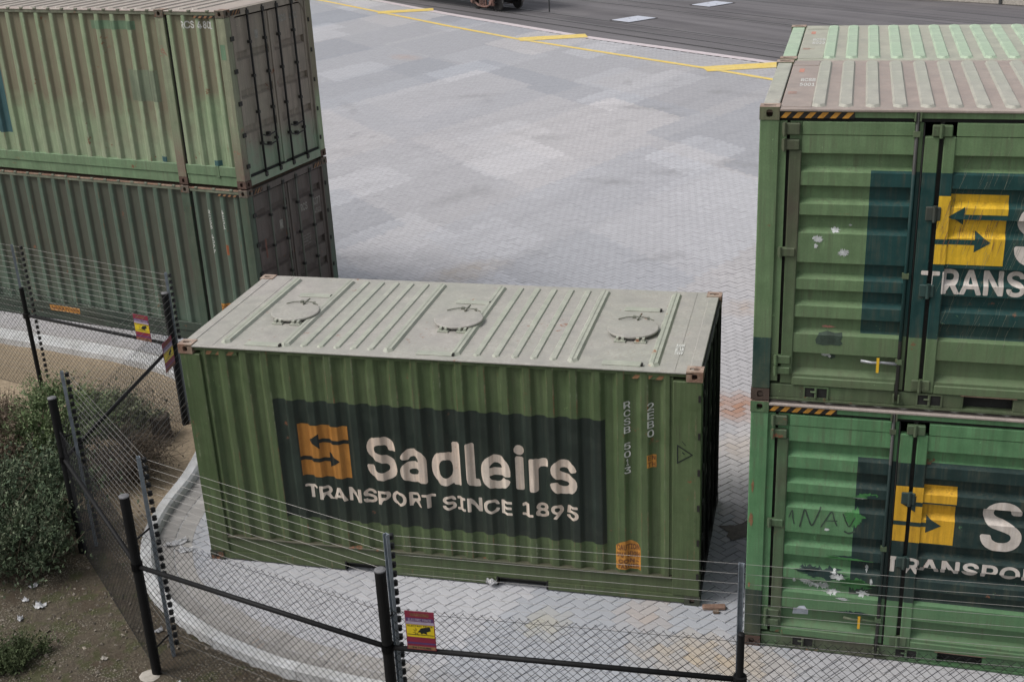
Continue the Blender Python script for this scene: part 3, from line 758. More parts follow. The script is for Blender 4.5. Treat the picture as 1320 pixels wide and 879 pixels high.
def side_door_container(label, loc, yaw, s, detail, variant):
    root = empty('shipping_container', loc, yaw)
    tag(root, label, 'shipping container', GROUP_C)
    H, W, L = HGT, WID, L20
    body, dirty, roofm, ribm = s['body'], s['dirty'], s['roof'], s['rib']
    castings(root, L, W, H, s['cast'], s['castb'])
    # repaint top casting sides in body colour
    frame_rest(root, L, W, H, body)
    for x0, x1 in ((.006, .180), (L - .180, L - .006)):
        mb = MB(); mb.cbox(x0, x1, .002, .16, .1185, H - .1185, .008); mb.build('corner_post', body, root)
    plain_wall(root, L, W, H, body, 'left'); plain_wall(root, L, W, H, body, 'right'); plain_wall(root, L, W, H, body, 'back')
    zr = H - .012
    mb = MB(); mb.cbox(.178, L - .178, -.006, W + .004, zr - .030, zr, .008); mb.build('roof_panel', roofm, root)
    for a, b in ((.020, .165), (L - .165, L - .020)):
        mb = MB(); mb.cbox(a, b, .163, W - .163, zr - .05, zr + .004, .006); mb.build('roof_header', ribm, root)
    for a in (.19, L - .19 - .26):
        mb = MB(); mb.cbox(a, a + .26, .05, .30, zr - .001, zr + .006, .003); mb.build('roof_plate', roofm, root)
        mb = MB(); mb.cbox(a, a + .26, W - .30, W - .05, zr - .001, zr + .006, .003); mb.build('roof_plate', roofm, root)
    mb = MB(); roof_rib(mb, 0, .128, .06, W - .10, zr, .022); me = mb.mesh('roof_rib', ribm)
    x = .515
    while x < L - .45: link('roof_rib', me, root, (x, 0, 0)); x += .2335
    TR = lambda p: (p[0], p[2], zr - p[1])
    ZR = [(0, L, [], [], lambda x, z: 0.0)]
    decal('roof_lettering', join(shape_text('RCSB', .30, .44, 1.26, 1.42, bold=.02), shape_text('50' + variant, .30, .44, 1.02, 1.18, bold=.02)), ZR, .002, M['white_print'], root, T=TR)
    decal('red_mark', join(shape_rect(.26, .31, 1.75, 1.95), shape_rect(.21, .29, .72, .74), shape_rect(.21, .29, .66, .68)), ZR, .002, s['pink'], root, T=TR)
    # header, gasket shadow gap, bottom rail
    mb = MB(); mb.box(.181, L - .181, .020, .09, 2.800, 2.853); mb.build('top_rail', body, root)
    mb = MB(); mb.box(.181, L - .181, .050, .09, 2.765, 2.7995); mb.build('door_gasket', M['black_rubber'], root)
    if not detail:
        pr = corrugate(.2, L - .2, .26, .08, .06, .02, .06); mb = MB(); sheet(mb, pr, .2, 2.77); mb.build('side_panel', body, root)
        mb = MB(); mb.box(.181, L - .181, .01, .1, .01, .199); mb.build('bottom_rail', dirty, root)
        return root
    hazard(root, .183, .83, .012, 2.795, 2.848, M['hazard_y'], M['hazard_k'], 6)
    mb = MB()
    for a, b in ((.181, 1.98), (2.42, L - 2.42), (L - 1.98, L - .181)): mb.cbox(a, b, .030, .10, .030, .165, .006)
    mb.box(.181, L - .181, .012, .11, .008, .0295); mb.build('bottom_rail', dirty, root)
    for a, b in ((1.98, 2.42), (L - 2.42, L - 1.98)):
        mb = MB(); mb.poly([(a, .11, .03), (b, .11, .03), (b, .11, .165), (a, .11, .165)]); mb.build('fork_pocket', M['black_rubber'], root)
        mb = MB(); mb.box(a - .03, b + .03, .016, .05, .166, .180); mb.build('fork_pocket_lip', M['rusty_cast'], root)
    for x0 in (.50, 1.55, L - .74, L - 1.79):     # lashing point boxes set on the bottom rail
        mb = MB()
        mb.box(x0, x0 + .24, .018, .03, .150, .168); mb.box(x0, x0 + .24, .018, .03, .034, .048); mb.box(x0, x0 + .016, .018, .03, .048, .150); mb.box(x0 + .224, x0 + .24, .018, .03, .048, .150)
        mb.box(x0 + .016, x0 + .224, .026, .0295, .048, .150, 1); mb.tube([(x0 + .12, .018, .048), (x0 + .12, .018, .150)], .014, 6); mb.tube([(x0 + .07, .014, .11), (x0 + .12, .010, .11)], .010, 6)
        mb.build('lashing_point', [dirty, M['black_rubber']], root)
    mir = lambda p: (L - p[0], p[1], p[2])
    for T in (None, mir):
        # hinge recess next to the post
        mb = MB(T); mb.box(.1805, .246, .030, .09, .20, 2.765); mb.build('post_return', body, root)
        mb = MB(T); mb.box(.2465, .272, .085, .12, .20, 2.765); mb.build('door_gasket', M['gear'], root)
        # leaf A
        mb = MB(T)
        for (za, da), (zb, db) in zip(list(zip(ZBR, DOORF)), list(zip(ZBR, DOORF))[1:]): mb.poly([(.385, da, za), (1.352, da, za), (1.352, db, zb), (.385, db, zb)])
        mb.cbox(.3855, 1.3515, .018, .07, 2.642, 2.762, .006)
        mb.poly([(.385, .022, .2), (.385, .12, .2), (.385, .12, 2.64), (.385, .022, 2.64)]); mb.poly([(1.352, .022, .2), (1.352, .12, .2), (1.352, .12, 2.64), (1.352, .022, 2.64)])
        mb.cbox(.385, 1.352, .010, .08, .172, .262, .01)
        A = mb.build('door', body, root)
        mb = MB(T); mb.cbox(.275, .3845, .012, .09, .285, 2.50, .008); mb.build('door_edge', dirty, A)
        mb = MB(T); mb.box(.275, .3845, .040, .09, .178, 2.762); mb.build('door_edge', body, A)
        mb = MB(T); mb.box(1.3525, 1.430, .070, .10, .178, 2.762); mb.build('door_gasket', M['gear'], A); mb = MB(T); mb.cbox(1.383, 1.424, .036, .069, .18, 2.76, .006); mb.build('door_edge', body, A)
        mb = MB(T); mb.tube([(1.366, .012, .10), (1.366, .012, 2.86)], .016, 8); mb.build('locking_rod', s['rodm'], A, True)
        mb = MB(T); mb.tube([(1.428, .030, .18), (1.428, .030, 2.76)], .007, 6); mb.build('locking_rod', M['black_rubber'], A, True)
        for z in (.46, 1.32, 2.64):
            mb = MB(T); mb.box(1.335, 1.395, -.008, .03, z, z + .05); mb.build('rod_guide', dirty, A)
        for z in (.085, 2.80):
            mb = MB(T); mb.box(1.335, 1.350, -.014, .03, z - .02, z + .06); mb.box(1.382, 1.397, -.014, .03, z - .02, z + .06); mb.build('cam_keeper', dirty, A)
        # lever handle at the foot of the rod
        mb = MB(T); mb.tube([(1.02, .004, .475), (1.13, .000, .462), (1.21, .002, .470), (1.35, .006, .462)], [.016, .015, .013, .018], 8); hd = mb.build('handle', M['steel'] if variant == '01' else dirty, A, True)
        mb = MB(T); mb.box(1.165, 1.190, -.018, -.012, .37, .52); mb.build('handle_tag', s['yellow'], A)
        # leaf B beyond the fold: two edge strips and a gap
        mb = MB(T); mb.cbox(1.438, 1.560, .016, .09, .178, 2.640, .008); mb.build('door_edge', body, root)
        mb = MB(T); mb.box(1.5605, 1.597, .070, .09, .178, 2.762); mb.build('door_gasket', M['gear'], root)
        mb = MB(T)
        for (za, da), (zb, db) in zip(list(zip(ZBR, DOORF)), list(zip(ZBR, DOORF))[1:]): mb.poly([(1.700, da, za), (2.94, da, za), (2.94, db, zb), (1.700, db, zb)])
        mb.cbox(1.7005, 2.94, .018, .07, 2.642, 2.762, .006); mb.cbox(1.7, 2.94, .010, .08, .172, .262, .01)
        mb.poly([(1.7, .022, .2), (1.7, .10, .2), (1.7, .10, 2.64), (1.7, .022, 2.64)])
        mb.box(2.941, 3.02, .016, .09, .18, 2.762)
        B = mb.build('door', body, root)
        mb = MB(T); mb.cbox(1.5975, 1.6995, .010, .09, .178, 2.640, .008); mb.build('door_edge', body, B)
        mb = MB(T); mb.tube([(2.98, .006, .10), (2.98, .006, 2.86)], .016, 8); mb.build('locking_rod', s['rodm'], B, True)
        # hinges
        for z, h in ((2.645, .105), (2.505, .095), (1.49, .085), (.395, .085), (.285, .075)):
            mb = MB(T); mb.cbox(.205, .365, -.006, .05, z, z + h, .008); mb.tube([(.228, -.010, z - .01), (.228, -.010, z + h + .01)], .016, 6); mb.build('hinge', dirty, A)
        for z, h in ((2.645, .10), (1.88, .13), (1.15, .12), (.20, .11)):
            mb = MB(T); mb.cbox(1.495, 1.665 if z > 2.6 or z < .3 else 1.625, -.004, .05, z, z + h, .008); mb.tube([(1.57, -.008, z - .01), (1.57, -.008, z + h + .01)], .018, 6); mb.build('hinge', s['hinge'] if 0.3 < z < 2.6 else dirty, B)
    # bolted teal foot patch is in the paint; prints over the doors
    zones = [(.385, 1.352, [], ZBR, doory), (1.438, 1.560, [], [], lambda x, z: .016), (1.5975, 1.6995, [], [], lambda x, z: .010), (1.70, 2.94, [], ZBR, doory)]
    mirz = [(L - b, L - a, xb, zb, f) for a, b, xb, zb, f in zones if a > 1.6]
    zones = zones + mirz
    lx0, lx1, lz0, lz1 = s['logo']
    decal('emblem', shape_rect(lx0, lx1, lz0, lz1), zones, .002, s['yellow'], root)
    for ar in logo_arrows(lx0, lx1, lz0, lz1): decal('emblem_arrow', ar, zones, .0035, s['navym'], root)
    decal('lettering', shape_text('Sadleirs', *s['name'], bold=.022), zones, .002, s['cream'], root)
    decal('lettering', shape_text('TRANSPORT SINCE 1895', *s['strap'], bold=.024), zones, .002, s['cream'], root)
    # scrapes and overpaint, irregular outlines
    def blob(cx, cz, rx, rz, seed, n=34, rough=.6):
        r = random.Random(seed)
        return shape_poly([(cx + rx * (1 - rough * r.random()) * math.cos(t), cz + rz * (1 - rough * r.random()) * math.sin(t)) for t in np.linspace(0, 2 * math.pi, n, endpoint=False)])
    def each(name, shapes, off, mat):
        for sh in shapes: decal(name, sh, zones, off, mat, root)
    if variant == '01':
        each('white_scrape', [blob(.565, 1.665, .06, .045, 1), blob(.72, 1.745, .055, .03, 2), blob(.80, 1.54, .065, .05, 3), blob(.55, 1.60, .025, .03, 4), blob(.85, 1.79, .02, .012, 5)], .003, M['white_scar'])
        each('dark_overpaint', [shape_poly([(.60, .62), (.66, .605), (.74, .615), (.82, .61), (.845, .635), (.825, .66), (.84, .70), (.835, .735), (.77, .728), (.70, .74), (.62, .725), (.605, .69), (.59, .66)]), blob(.74, .47, .05, .04, 8)], .003, M['scrawl'])
        each('white_scrape', [blob(.69, .485, .045, .022, 9), blob(.73, .47, .02, .02, 10)], .0045, M['white_scar'])
        rs = random.Random(77); sh = []
        for _ in range(110):
            x, z, l = rs.uniform(1.72, 2.9), rs.uniform(.75, 2.62), rs.uniform(.08, .5); w = rs.uniform(.0012, .0028); sl = rs.uniform(.22, .42)
            sh.append(shape_poly([(x, z), (x + w, z), (x + w * .6 - l * sl, z - l), (x - l * sl, z - l)]))
        o = decal('scratch', join(*sh), zones, .0048, M['scratch'], root); o['kind'] = 'stuff'
        sh = []
        for _ in range(46):
            x, z, l = rs.uniform(lx0 + .03, lx1 - .02), rs.uniform(lz0 + .2, lz1 - .02), rs.uniform(.05, .22); w = rs.uniform(.002, .006)
            sh.append(shape_poly([(x, z), (x + w, z), (x + w * .4 - l * .22, z - l), (x - l * .22, z - l)]))
        o = decal('rust_run', join(*sh), zones, .0055, M['hazard_rust'], root); o['kind'] = 'stuff'
        each('red_mark', [blob(.70, .775, .08, .015, 11)], .003, s['pink'])
    else:
        each('green_overpaint', [blob(1.20, 1.56, .19, .20, 21, 60, .4), blob(1.06, 1.66, .12, .12, 22, 50, .5), blob(1.18, 1.91, .14, .055, 23, 40, .5), blob(1.02, 1.16, .30, .06, 24, 60, .7), blob(1.12, .86, .24, .11, 25, 60, .6)], .002, s['overpaint'])
        def stroke(pts, w):
            pts = np.array(pts, float); pts = spline(pts, 4) if len(pts) > 2 else pts
            V, F = [], []
            for k, p in enumerate(pts):
                d = pts[min(k + 1, len(pts) - 1)] - pts[max(k - 1, 0)]; d /= np.hypot(*d); q = w * (.7 + .5 * ((k * 37) % 10) / 10)
                V += [(p[0] - d[1] * q, p[1] + d[0] * q), (p[0] + d[1] * q, p[1] - d[0] * q)]
            F = [[2 * k, 2 * k + 1, 2 * k + 3, 2 * k + 2] for k in range(len(pts) - 1)]
            return V, F
        for pts, w in (([(.42, 1.60), (.45, 1.69), (.46, 1.60), (.475, 1.53)], .006), ([(.53, 1.50), (.55, 1.60), (.575, 1.71), (.61, 1.62), (.65, 1.53), (.69, 1.62), (.73, 1.74)], .008), ([(.74, 1.52), (.79, 1.62), (.84, 1.71), (.87, 1.62), (.90, 1.55)], .007), ([(.77, 1.60), (.90, 1.61)], .006), ([(.95, 1.70), (.99, 1.60), (1.02, 1.56), (1.07, 1.67)], .006), ([(.97, 1.50), (1.02, 1.48), (1.08, 1.51)], .010)):
            decal('graffiti_stroke', stroke(pts, w), zones, .0035, M['scrawl'], root)
        each('white_scrape', [blob(.74, .79, .15, .05, 31, 60, .85), blob(.88, .74, .12, .035, 51, 50, .85), blob(.62, .82, .07, .05, 32, 30, .8), blob(.95, .95, .10, .045, 33, 44, .8), blob(.90, 1.0, .05, .03, 52, 30, .8), blob(1.20, .75, .09, .035, 34, 40, .8), blob(1.0, .69, .10, .025, 38, 40, .85), blob(1.27, .93, .02, .05, 35), blob(1.22, 1.06, .02, .045, 36), blob(1.10, 1.86, .09, .018, 37), blob(.80, 1.50, .035, .02, 39), blob(.50, .82, .02, .03, 53)], .0045, M['white_scar'])
        each('dark_overpaint', [blob(.80, .97, .28, .085, 41, 60, .55), blob(1.22, 1.90, .09, .05, 42, 30, .6), blob(1.04, 1.20, .20, .016, 43, 30, .6), blob(1.10, .52, .28, .04, 44, 60, .7), blob(.62, 1.0, .14, .05, 45, 40, .7)], .0028, s['navym'])
        decal('white_sticker', shape_poly([(.50, .40), (.66, .41), (.66, .50), (.62, .56), (.57, .55), (.51, .49)]), zones, .004, M['sticker'], root)
        for sh in (blob(.048, 1.94, .016, .09, 61), blob(.042, 1.55, .03, .10, 62), blob(.042, .76, .016, .045, 63)):
            decal('rust_scar', sh, [(0, .18, [], [], lambda x, z: .002)], .003, M['hazard_rust'], root)
    return root

# ------------------------------------------------------------------ build containers
front = front_container()

LYAW = -0.19198589; LC = Vector((-2.10125607, 6.38634653, 0))
ldir = Vector((math.cos(LYAW), math.sin(LYAW), 0)); lorg = LC - ldir * L48
BROWN = (0.166, 0.122, 0.085)
up = dict(
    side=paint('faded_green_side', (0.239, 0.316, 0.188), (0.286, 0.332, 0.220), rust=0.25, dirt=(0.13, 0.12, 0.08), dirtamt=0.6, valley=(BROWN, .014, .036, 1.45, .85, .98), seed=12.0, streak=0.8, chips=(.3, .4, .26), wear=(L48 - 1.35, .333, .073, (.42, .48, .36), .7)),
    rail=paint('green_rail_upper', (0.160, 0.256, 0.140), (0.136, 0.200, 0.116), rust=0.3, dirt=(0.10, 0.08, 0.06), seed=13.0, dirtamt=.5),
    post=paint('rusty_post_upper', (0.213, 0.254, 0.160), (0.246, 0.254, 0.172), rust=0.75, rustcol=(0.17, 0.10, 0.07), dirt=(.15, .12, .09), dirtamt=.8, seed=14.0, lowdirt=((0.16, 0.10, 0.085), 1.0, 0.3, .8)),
    door=paint('grimy_door_upper', (0.274, 0.230, 0.190), (0.280, 0.252, 0.199), rust=0.3, dirt=(0.12, 0.10, 0.085), dirtamt=.5, seed=15.0, lowdirt=((0.19, 0.30, 0.20), 0.85, 0.45, 0.7)),
    roof=paint('brown_roof_upper', (0.33, 0.27, 0.24), (0.36, 0.31, 0.27), rust=0.4, seed=16.0, dirtamt=.3, dirt=(.2, .17, .14), streak=.3),
    rib=paint('brown_rib_upper', (0.36, 0.32, 0.28), (0.38, 0.35, 0.30), rust=0.2, seed=17.0, dirt=(.24, .2, .17), dirtamt=.3, streak=.3),
    toprail=paint('top_rail_upper', (0.13, 0.135, 0.095), (0.16, 0.17, 0.12), rust=0.5, seed=18.0),
    cast=plain('casting_upper_left', (0.10, 0.085, 0.065), 0.8, 0.3, 14, rust=.6), castb=plain('casting_bottom_left', (0.09, 0.055, 0.042), 0.85, .3, 14),
    print=M['white_print'], rods=None,
    patch=paint('old_panel_patch', (0.13, 0.155, 0.11), (0.20, 0.24, 0.16), rust=.2, seed=19.0, dirtamt=.6), patch2=paint('repaint_patch', (0.11, 0.20, 0.12), (0.16, 0.22, 0.14), rust=.1, seed=20.0),
    blue=paint('teal_blue_panel', (0.035, 0.095, 0.115), (0.05, 0.12, 0.12), rust=.1, seed=21.0), red=M['hazard_rust'], label=M['orange_print'])
lo = dict(
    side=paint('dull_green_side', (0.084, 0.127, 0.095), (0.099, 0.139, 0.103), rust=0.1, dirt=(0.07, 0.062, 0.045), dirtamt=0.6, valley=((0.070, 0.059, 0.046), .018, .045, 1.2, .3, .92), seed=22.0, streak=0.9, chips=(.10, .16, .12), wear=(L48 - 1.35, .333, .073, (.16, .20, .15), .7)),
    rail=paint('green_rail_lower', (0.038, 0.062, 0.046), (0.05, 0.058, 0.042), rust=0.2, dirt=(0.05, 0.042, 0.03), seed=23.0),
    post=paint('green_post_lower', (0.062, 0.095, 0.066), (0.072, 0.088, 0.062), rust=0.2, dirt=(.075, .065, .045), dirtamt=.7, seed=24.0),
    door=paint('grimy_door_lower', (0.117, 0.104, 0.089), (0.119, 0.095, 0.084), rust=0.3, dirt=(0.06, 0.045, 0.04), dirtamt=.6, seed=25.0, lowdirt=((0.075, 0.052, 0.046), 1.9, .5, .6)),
    roof=M['rusty_cast'], rib=M['rusty_cast'],
    toprail=paint('top_rail_lower', (0.175, 0.185, 0.14), (0.14, 0.16, 0.11), rust=0.5, seed=28.0),
    cast=plain('casting_lower_left', (0.11, 0.095, 0.075), 0.8, 0.3, 14, rust=.6), castb=plain('casting_foot_left', (0.05, 0.045, 0.035), 0.85, .3, 14),
    print=M['white_print'], rods=paint('rod_paint_lower', (0.10, 0.105, 0.085), rust=.3, seed=29.0), patch=None, patch2=None, blue=None,
    red=plain('dull_red_mark', (0.16, 0.07, 0.05), .7), label=plain('dull_orange', (0.24, 0.075, 0.03), .7))
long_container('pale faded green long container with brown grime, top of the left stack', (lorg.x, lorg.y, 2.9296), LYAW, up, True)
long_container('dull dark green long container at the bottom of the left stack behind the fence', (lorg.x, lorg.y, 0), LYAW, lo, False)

RYAW = -0.02256338; RC = (6.58221065, -0.61081541)
TEAL = (0.010, 0.050, 0.048); NAVY = (0.013, 0.032, 0.030)
def right_scheme(n, base, alt, navy, navyrects, foot, roof, roofalt, rib, ribalt, seed, logo, name, strap, yellow):
    rects = [(*r, navy) for r in navyrects]
    if foot: rects.append((-.1, .181, .118, .66, navy))
    return dict(
        body=paint(n + '_body', base, alt, rust=.12, dirt=(.085, .078, .052), dirtamt=.6, rects=rects, seed=seed, streak=.8, lowdirt=((.085, .095, .055), 1.0, .2, .6)),
        dirty=paint(n + '_hardware', mul(base, .75), (0.085, 0.075, 0.055), rust=.55, dirt=(.05, .045, .035), dirtamt=.5, seed=seed + 1, rects=[], dents=.1),
        hinge=paint(n + '_hinge', mul(navy, 1.6), (0.05, 0.05, 0.04), rust=.4, seed=seed + 2),
        rodm=paint(n + '_rod', (0.030, 0.030, 0.028), (0.07, 0.07, 0.065), rust=.5, seed=seed + 3, rects=[(1.3, 1.5, .7, 2.3, mul(navy, .8))]),
        roof=paint(n + '_roof', roof, roofalt, rust=.2, dirt=mul(roof, .7), dirtamt=.3, seed=seed + 4, streak=.3, rustcol=(.2, .12, .08), chips=mul(roof, 1.2)),
        rib=paint(n + '_rib', rib, ribalt, rust=.12, dirt=mul(rib, .7), dirtamt=.3, seed=seed + 5, streak=.3, rustcol=(.24, .16, .11), chips=mul(rib, 1.15)),
        cast=paint(n + '_casting', mul(base, .9), (0.15, 0.12, 0.085), rust=.5, seed=seed + 6), castb=paint(n + '_foot_casting', (0.065, 0.05, 0.04), (.09, .05, .04), rust=.7, seed=seed + 7),
        yellow=paint(n + '_yellow', yellow, mul(yellow, 1.1), rust=.22, dirt=(.20, .10, .02), dirtamt=.75, seed=seed + 8, rustcol=(.10, .05, .02), chips=mul(yellow, .7)),
        navym=paint(n + '_navy', navy, mul(navy, 1.2), rust=.1, seed=seed, streak=.55), cream=paint(n + '_cream', (0.56, 0.51, 0.46), (.60, .55, .51), rust=.15, dirt=(.36, .28, .2), dirtamt=.5, seed=seed + 9, chips=(.2, .2, .18)),
        pink=plain(n + '_pink', (0.42, 0.20, 0.15), .7), logo=logo, name=name, strap=strap,
        overpaint=paint(n + '_overpaint', (0.045, 0.17, 0.05), (0.06, 0.19, 0.065), rust=.1, seed=seed + 10))
NR = [(.99, L20 - .99, .735, 2.318)]
rt = right_scheme('olive', (0.122, 0.199, 0.094), (0.135, 0.207, 0.105), TEAL, [(1.0, L20 - 1.0, .735, 2.318)], True, (0.305, 0.25, 0.222), (0.335, 0.285, 0.25), (0.355, 0.36, 0.30), (0.375, 0.36, 0.315), 40.0,
                  (1.565, 2.19, 1.47, 2.11), (2.27, 4.77, 1.47, 2.06), (1.50, 4.85, 1.18, 1.405), (0.68, 0.42, 0.026))
rb = right_scheme('emerald', (0.089, 0.210, 0.094), (0.104, 0.220, 0.108), NAVY, [(1.06, L20 - 1.06, .735, 2.33), (-.1, .181, .118, .70)], False, (0.33, 0.28, 0.25), (.35, .3, .27), (.38, .4, .33), (.4, .39, .34), 60.0,
                  (1.36, 2.015, 1.45, 2.075), (2.26, 4.76, 1.43, 1.99), (1.38, 4.75, 1.085, 1.27), (0.60, 0.335, 0.025))
rbk = right_scheme('mint', (0.10, 0.17, 0.085), (0.12, 0.19, 0.10), TEAL, [], False, (0.36, 0.345, 0.285), (0.35, 0.36, 0.29), (0.35, 0.45, 0.325), (0.38, 0.455, 0.345), 80.0,
                   (1.36, 2.0, 1.45, 2.07), (2.26, 4.7, 1.43, 2.0), (1.38, 4.75, 1.08, 1.27), (.5, .3, .03))
side_door_container('olive green container with grimy brown roof, top front of the right stack', (RC[0], RC[1], 2.9136), RYAW, rt, True, '01')
side_door_container('bright green container with white scrapes and scrawled graffiti, bottom of the right stack', (RC[0], RC[1], 0), RYAW, rb, True, '07')
bx, by = RC[0] - math.sin(RYAW) * (WID + .05) + .02, RC[1] + math.cos(RYAW) * (WID + .05)
side_door_container('container with pale mint green roof ribs, behind the olive one on the right stack', (bx, by, 2.9136), RYAW, rbk, False, '22')
side_door_container('green container underneath the one with the mint green roof', (bx, by, 0), RYAW, rbk, False, '31')
for o in list(bpy.data.objects):      # stacking locks that close the gap between the right-hand boxes
    pass
def locks(loc):
    root = [o for o in bpy.data.objects if o.name.startswith('shipping_container') and o.parent is None and (o.location - Vector(loc)).length < .01][0]
    for X in (.09, L20 - .09):
        for Y in (.09, WID - .09):
            mb = MB(); mb.box(X - .05, X + .05, Y - .05, Y + .05, -.0178, -.0005); mb.build('twist_lock', M['hole'], root)
locks((RC[0], RC[1], 2.9136)); locks((bx, by, 2.9136))

# ================================================================== ground
def resample(C, step):
    d = np.r_[0, np.cumsum(np.linalg.norm(np.diff(C[:, :2], axis=0), axis=1))]
    s = np.arange(0, d[-1], step)
    return np.stack([np.interp(s, d, C[:, k]) for k in range(C.shape[1])], 1)

# kerb centre line (x, y, width)
KERB = spline([(-16, 8.0, .40), (-11.5, 7.12, .40), (-7.6, 6.36, .40), (-5.4, 5.93, .38), (-3.7, 5.45, .34), (-2.66, 4.80, .26), (-1.95, 3.90, .20), (-1.50, 2.90, .18), (-1.25, 1.86, .17), (-1.14, .89, .16), (-.92, .10, .16), (-.45, -.68, .16), (.05, -1.14, .16),
                (.65, -1.50, .16), (1.08, -1.70, .16), (1.75, -1.93, .16), (2.37, -2.04, .16), (2.9, -2.11, .16), (4.5, -2.24, .16), (8, -2.34, .16), (15, -2.4, .16)], 14)
KR = resample(KERB, .12)
KT = np.gradient(KR[:, :2], axis=0); KT /= np.linalg.norm(KT, axis=1)[:, None]; KN = np.stack([-KT[:, 1], KT[:, 0]], 1)   # left normal = into the yard

def kerb_side(x, y):
    """signed distance to the kerb centre line, positive inside the yard (arrays)"""
    p = np.stack([np.ravel(x), np.ravel(y)], 1); out = np.empty(len(p))
    for a in range(0, len(p), 4000):
        q = p[a:a + 4000]; d = q[:, None, :] - KR[None, :, :2]; dd = (d ** 2).sum(2); i = dd.argmin(1)
        dv = d[np.arange(len(q)), i]; out[a:a + 4000] = np.sqrt(dd[np.arange(len(q)), i]) * np.sign((dv * KN[i]).sum(1) + 1e-9)
    return out.reshape(np.shape(x))

# far ground
g = G('far_ground_soil'); a = g.noise(0.05, 6, .6); c = g.mix(g.ramp(a, .35, .65), (0.10, 0.095, 0.08), (0.16, 0.15, 0.12)); m_far = g.done(c, .95)
mb = MB(); mb.poly([(-600, -600, -.20), (600, -600, -.20), (600, 600, -.20), (-600, 600, -.20)]); tag(mb.build('ground', m_far), kind='structure')

# asphalt beyond the paving edge: edge line through measured points
EDGE = [(-60, 95.0), (-24.0, 62.2), (-11.42, 49.5), (-2.87, 41.62), (5.29, 35.19), (20, 24.3), (60, -3.0)]
g = G('asphalt'); o = g.n('ShaderNodeVectorRotate', rotation_type='Z_AXIS'); g.set(o.inputs['Vector'], g.obj()); o.inputs['Angle'].default_value = math.radians(41)
strip = g.noise(1.0, 4, .6, sc=(.05, .9, 1), vec=o.outputs[0]); strip2 = g.noise(1.0, 3, .5, sc=(.04, 3.2, 1), vec=o.outputs[0], w=4)
pat = g.noise(.25, 5, .6); fine = g.noise(35, 3, .7)
c = g.mix(g.ramp(strip, .32, .68), (0.080, 0.074, 0.078), (0.150, 0.141, 0.146))
c = g.mix(g.ramp(strip2, .56, .68), c, (0.060, 0.057, 0.060))
c = g.mix(g.mth('MULTIPLY', g.ramp(pat, .5, .72), .5), c, (0.16, 0.15, 0.15))
k = g.ramp(fine, .3, .7, .8, 1.2); cc = g.n('ShaderNodeCombineXYZ'); [g.set(cc.inputs[i], k) for i in range(3)]
g.bump(fine, .3, .01); m_asph = g.done(g.mix(1.0, c, cc.outputs[0], 'MULTIPLY'), .85)
mb = MB(); far = [(p[0] + 120 * .66, p[1] + 120 * .75) for p in EDGE]
for (p, q, pf, qf) in zip(EDGE, EDGE[1:], far, far[1:]): mb.poly([(*p, -.02), (*q, -.02), (*qf, -.02), (*pf, -.02)])
tag(mb.build('road', m_asph), kind='structure')
# pinkish concrete edge strip
m_edge = plain('edge_concrete', (0.52, 0.46, 0.47), .8, .12, 3)
mb = MB()
for p, q in zip(EDGE, EDGE[1:]):
    n = Vector((.66, .75, 0)); a0, b0 = Vector((*p, 0)), Vector((*q, 0))
    for lo_, hi_, z in ((-.42, .0, .004),): mb.poly([a0 + n * lo_ + Vector((0, 0, z)), b0 + n * lo_ + Vector((0, 0, z)), b0 + n * hi_ + Vector((0, 0, z)), a0 + n * hi_ + Vector((0, 0, z))])
    mb.poly([a0 + Vector((0, 0, .004)), b0 + Vector((0, 0, .004)), b0 + Vector((0, 0, -.03)), a0 + Vector((0, 0, -.03))])
tag(mb.build('edge_strip', m_edge), kind='structure')

# paving: bedding sheet, then every block laid as geometry
m_bed = plain('paving_bed', (0.27, 0.265, 0.265), .95, .2, 6)
paving = None
bed = MB(); inner = [(x, y) for x, y in KR[:, :2]]
ring = [(p[0], p[1]) for p in EDGE[::-1]] + [(-60, 14)] + inner + [(60, -2.6)]
bmb = bmesh.new(); f = bmb.faces.new([bmb.verts.new((x, y, -.035)) for x, y in ring]); bmesh.ops.triangulate(bmb, faces=[f])
me = bpy.data.meshes.new('paving'); bmb.to_mesh(me); bmb.free(); me.materials.append(m_bed)
paving = bpy.data.objects.new('paving', me); COL.objects.link(paving); tag(paving, kind='structure')

m_pav = vcol('paver_concrete', .85, .25, amp=.06, noise_scale=9)
PA = .1125; TH = math.radians(52); ca, sa = math.cos(TH), math.sin(TH)
Mrot = np.array([[0, 0], [0, 0]])
# camera projection for choosing what is in the picture
from mathutils import Euler
MC = np.array(Euler(cam.rotation_euler, 'XYZ').to_matrix())
def project(P):
    q = (np.asarray(P, float) - CAM_LOC) @ MC; z = -q[:, 2]; z = np.where(z < .1, np.nan, z)
    return np.stack([660 + 1585.88 * q[:, 0] / z, 439.5 - 1585.88 * q[:, 1] / z], 1), z
n0 = int(75 / PA)
I, J = np.meshgrid(np.arange(-n0, n0), np.arange(-n0, n0), indexing='ij')
s4 = (I - J) % 4
def centres(sel, hor):
    i, j = I[sel], J[sel]
    lx = (i + (1.0 if hor else .5)) * PA; ly = (j + (.5 if hor else 1.0)) * PA
    return np.stack([lx * ca - ly * sa, lx * sa + ly * ca, np.full(len(i), TH + (0 if hor else math.pi / 2))], 1)
PV = np.vstack([centres(s4 == 0, True), centres(s4 == 3, False)])
pq, pz = project(np.c_[PV[:, :2], np.zeros(len(PV))])
infr = (pq[:, 0] > -330) & (pq[:, 0] < 1650) & (pq[:, 1] > -30) & (pq[:, 1] < 1060) & ~np.isnan(pz)
PV = PV[infr]
ks = np.full(len(PV), 9.0); near = PV[:, 1] < 9.5; ks[near] = kerb_side(PV[near, 0], PV[near, 1])
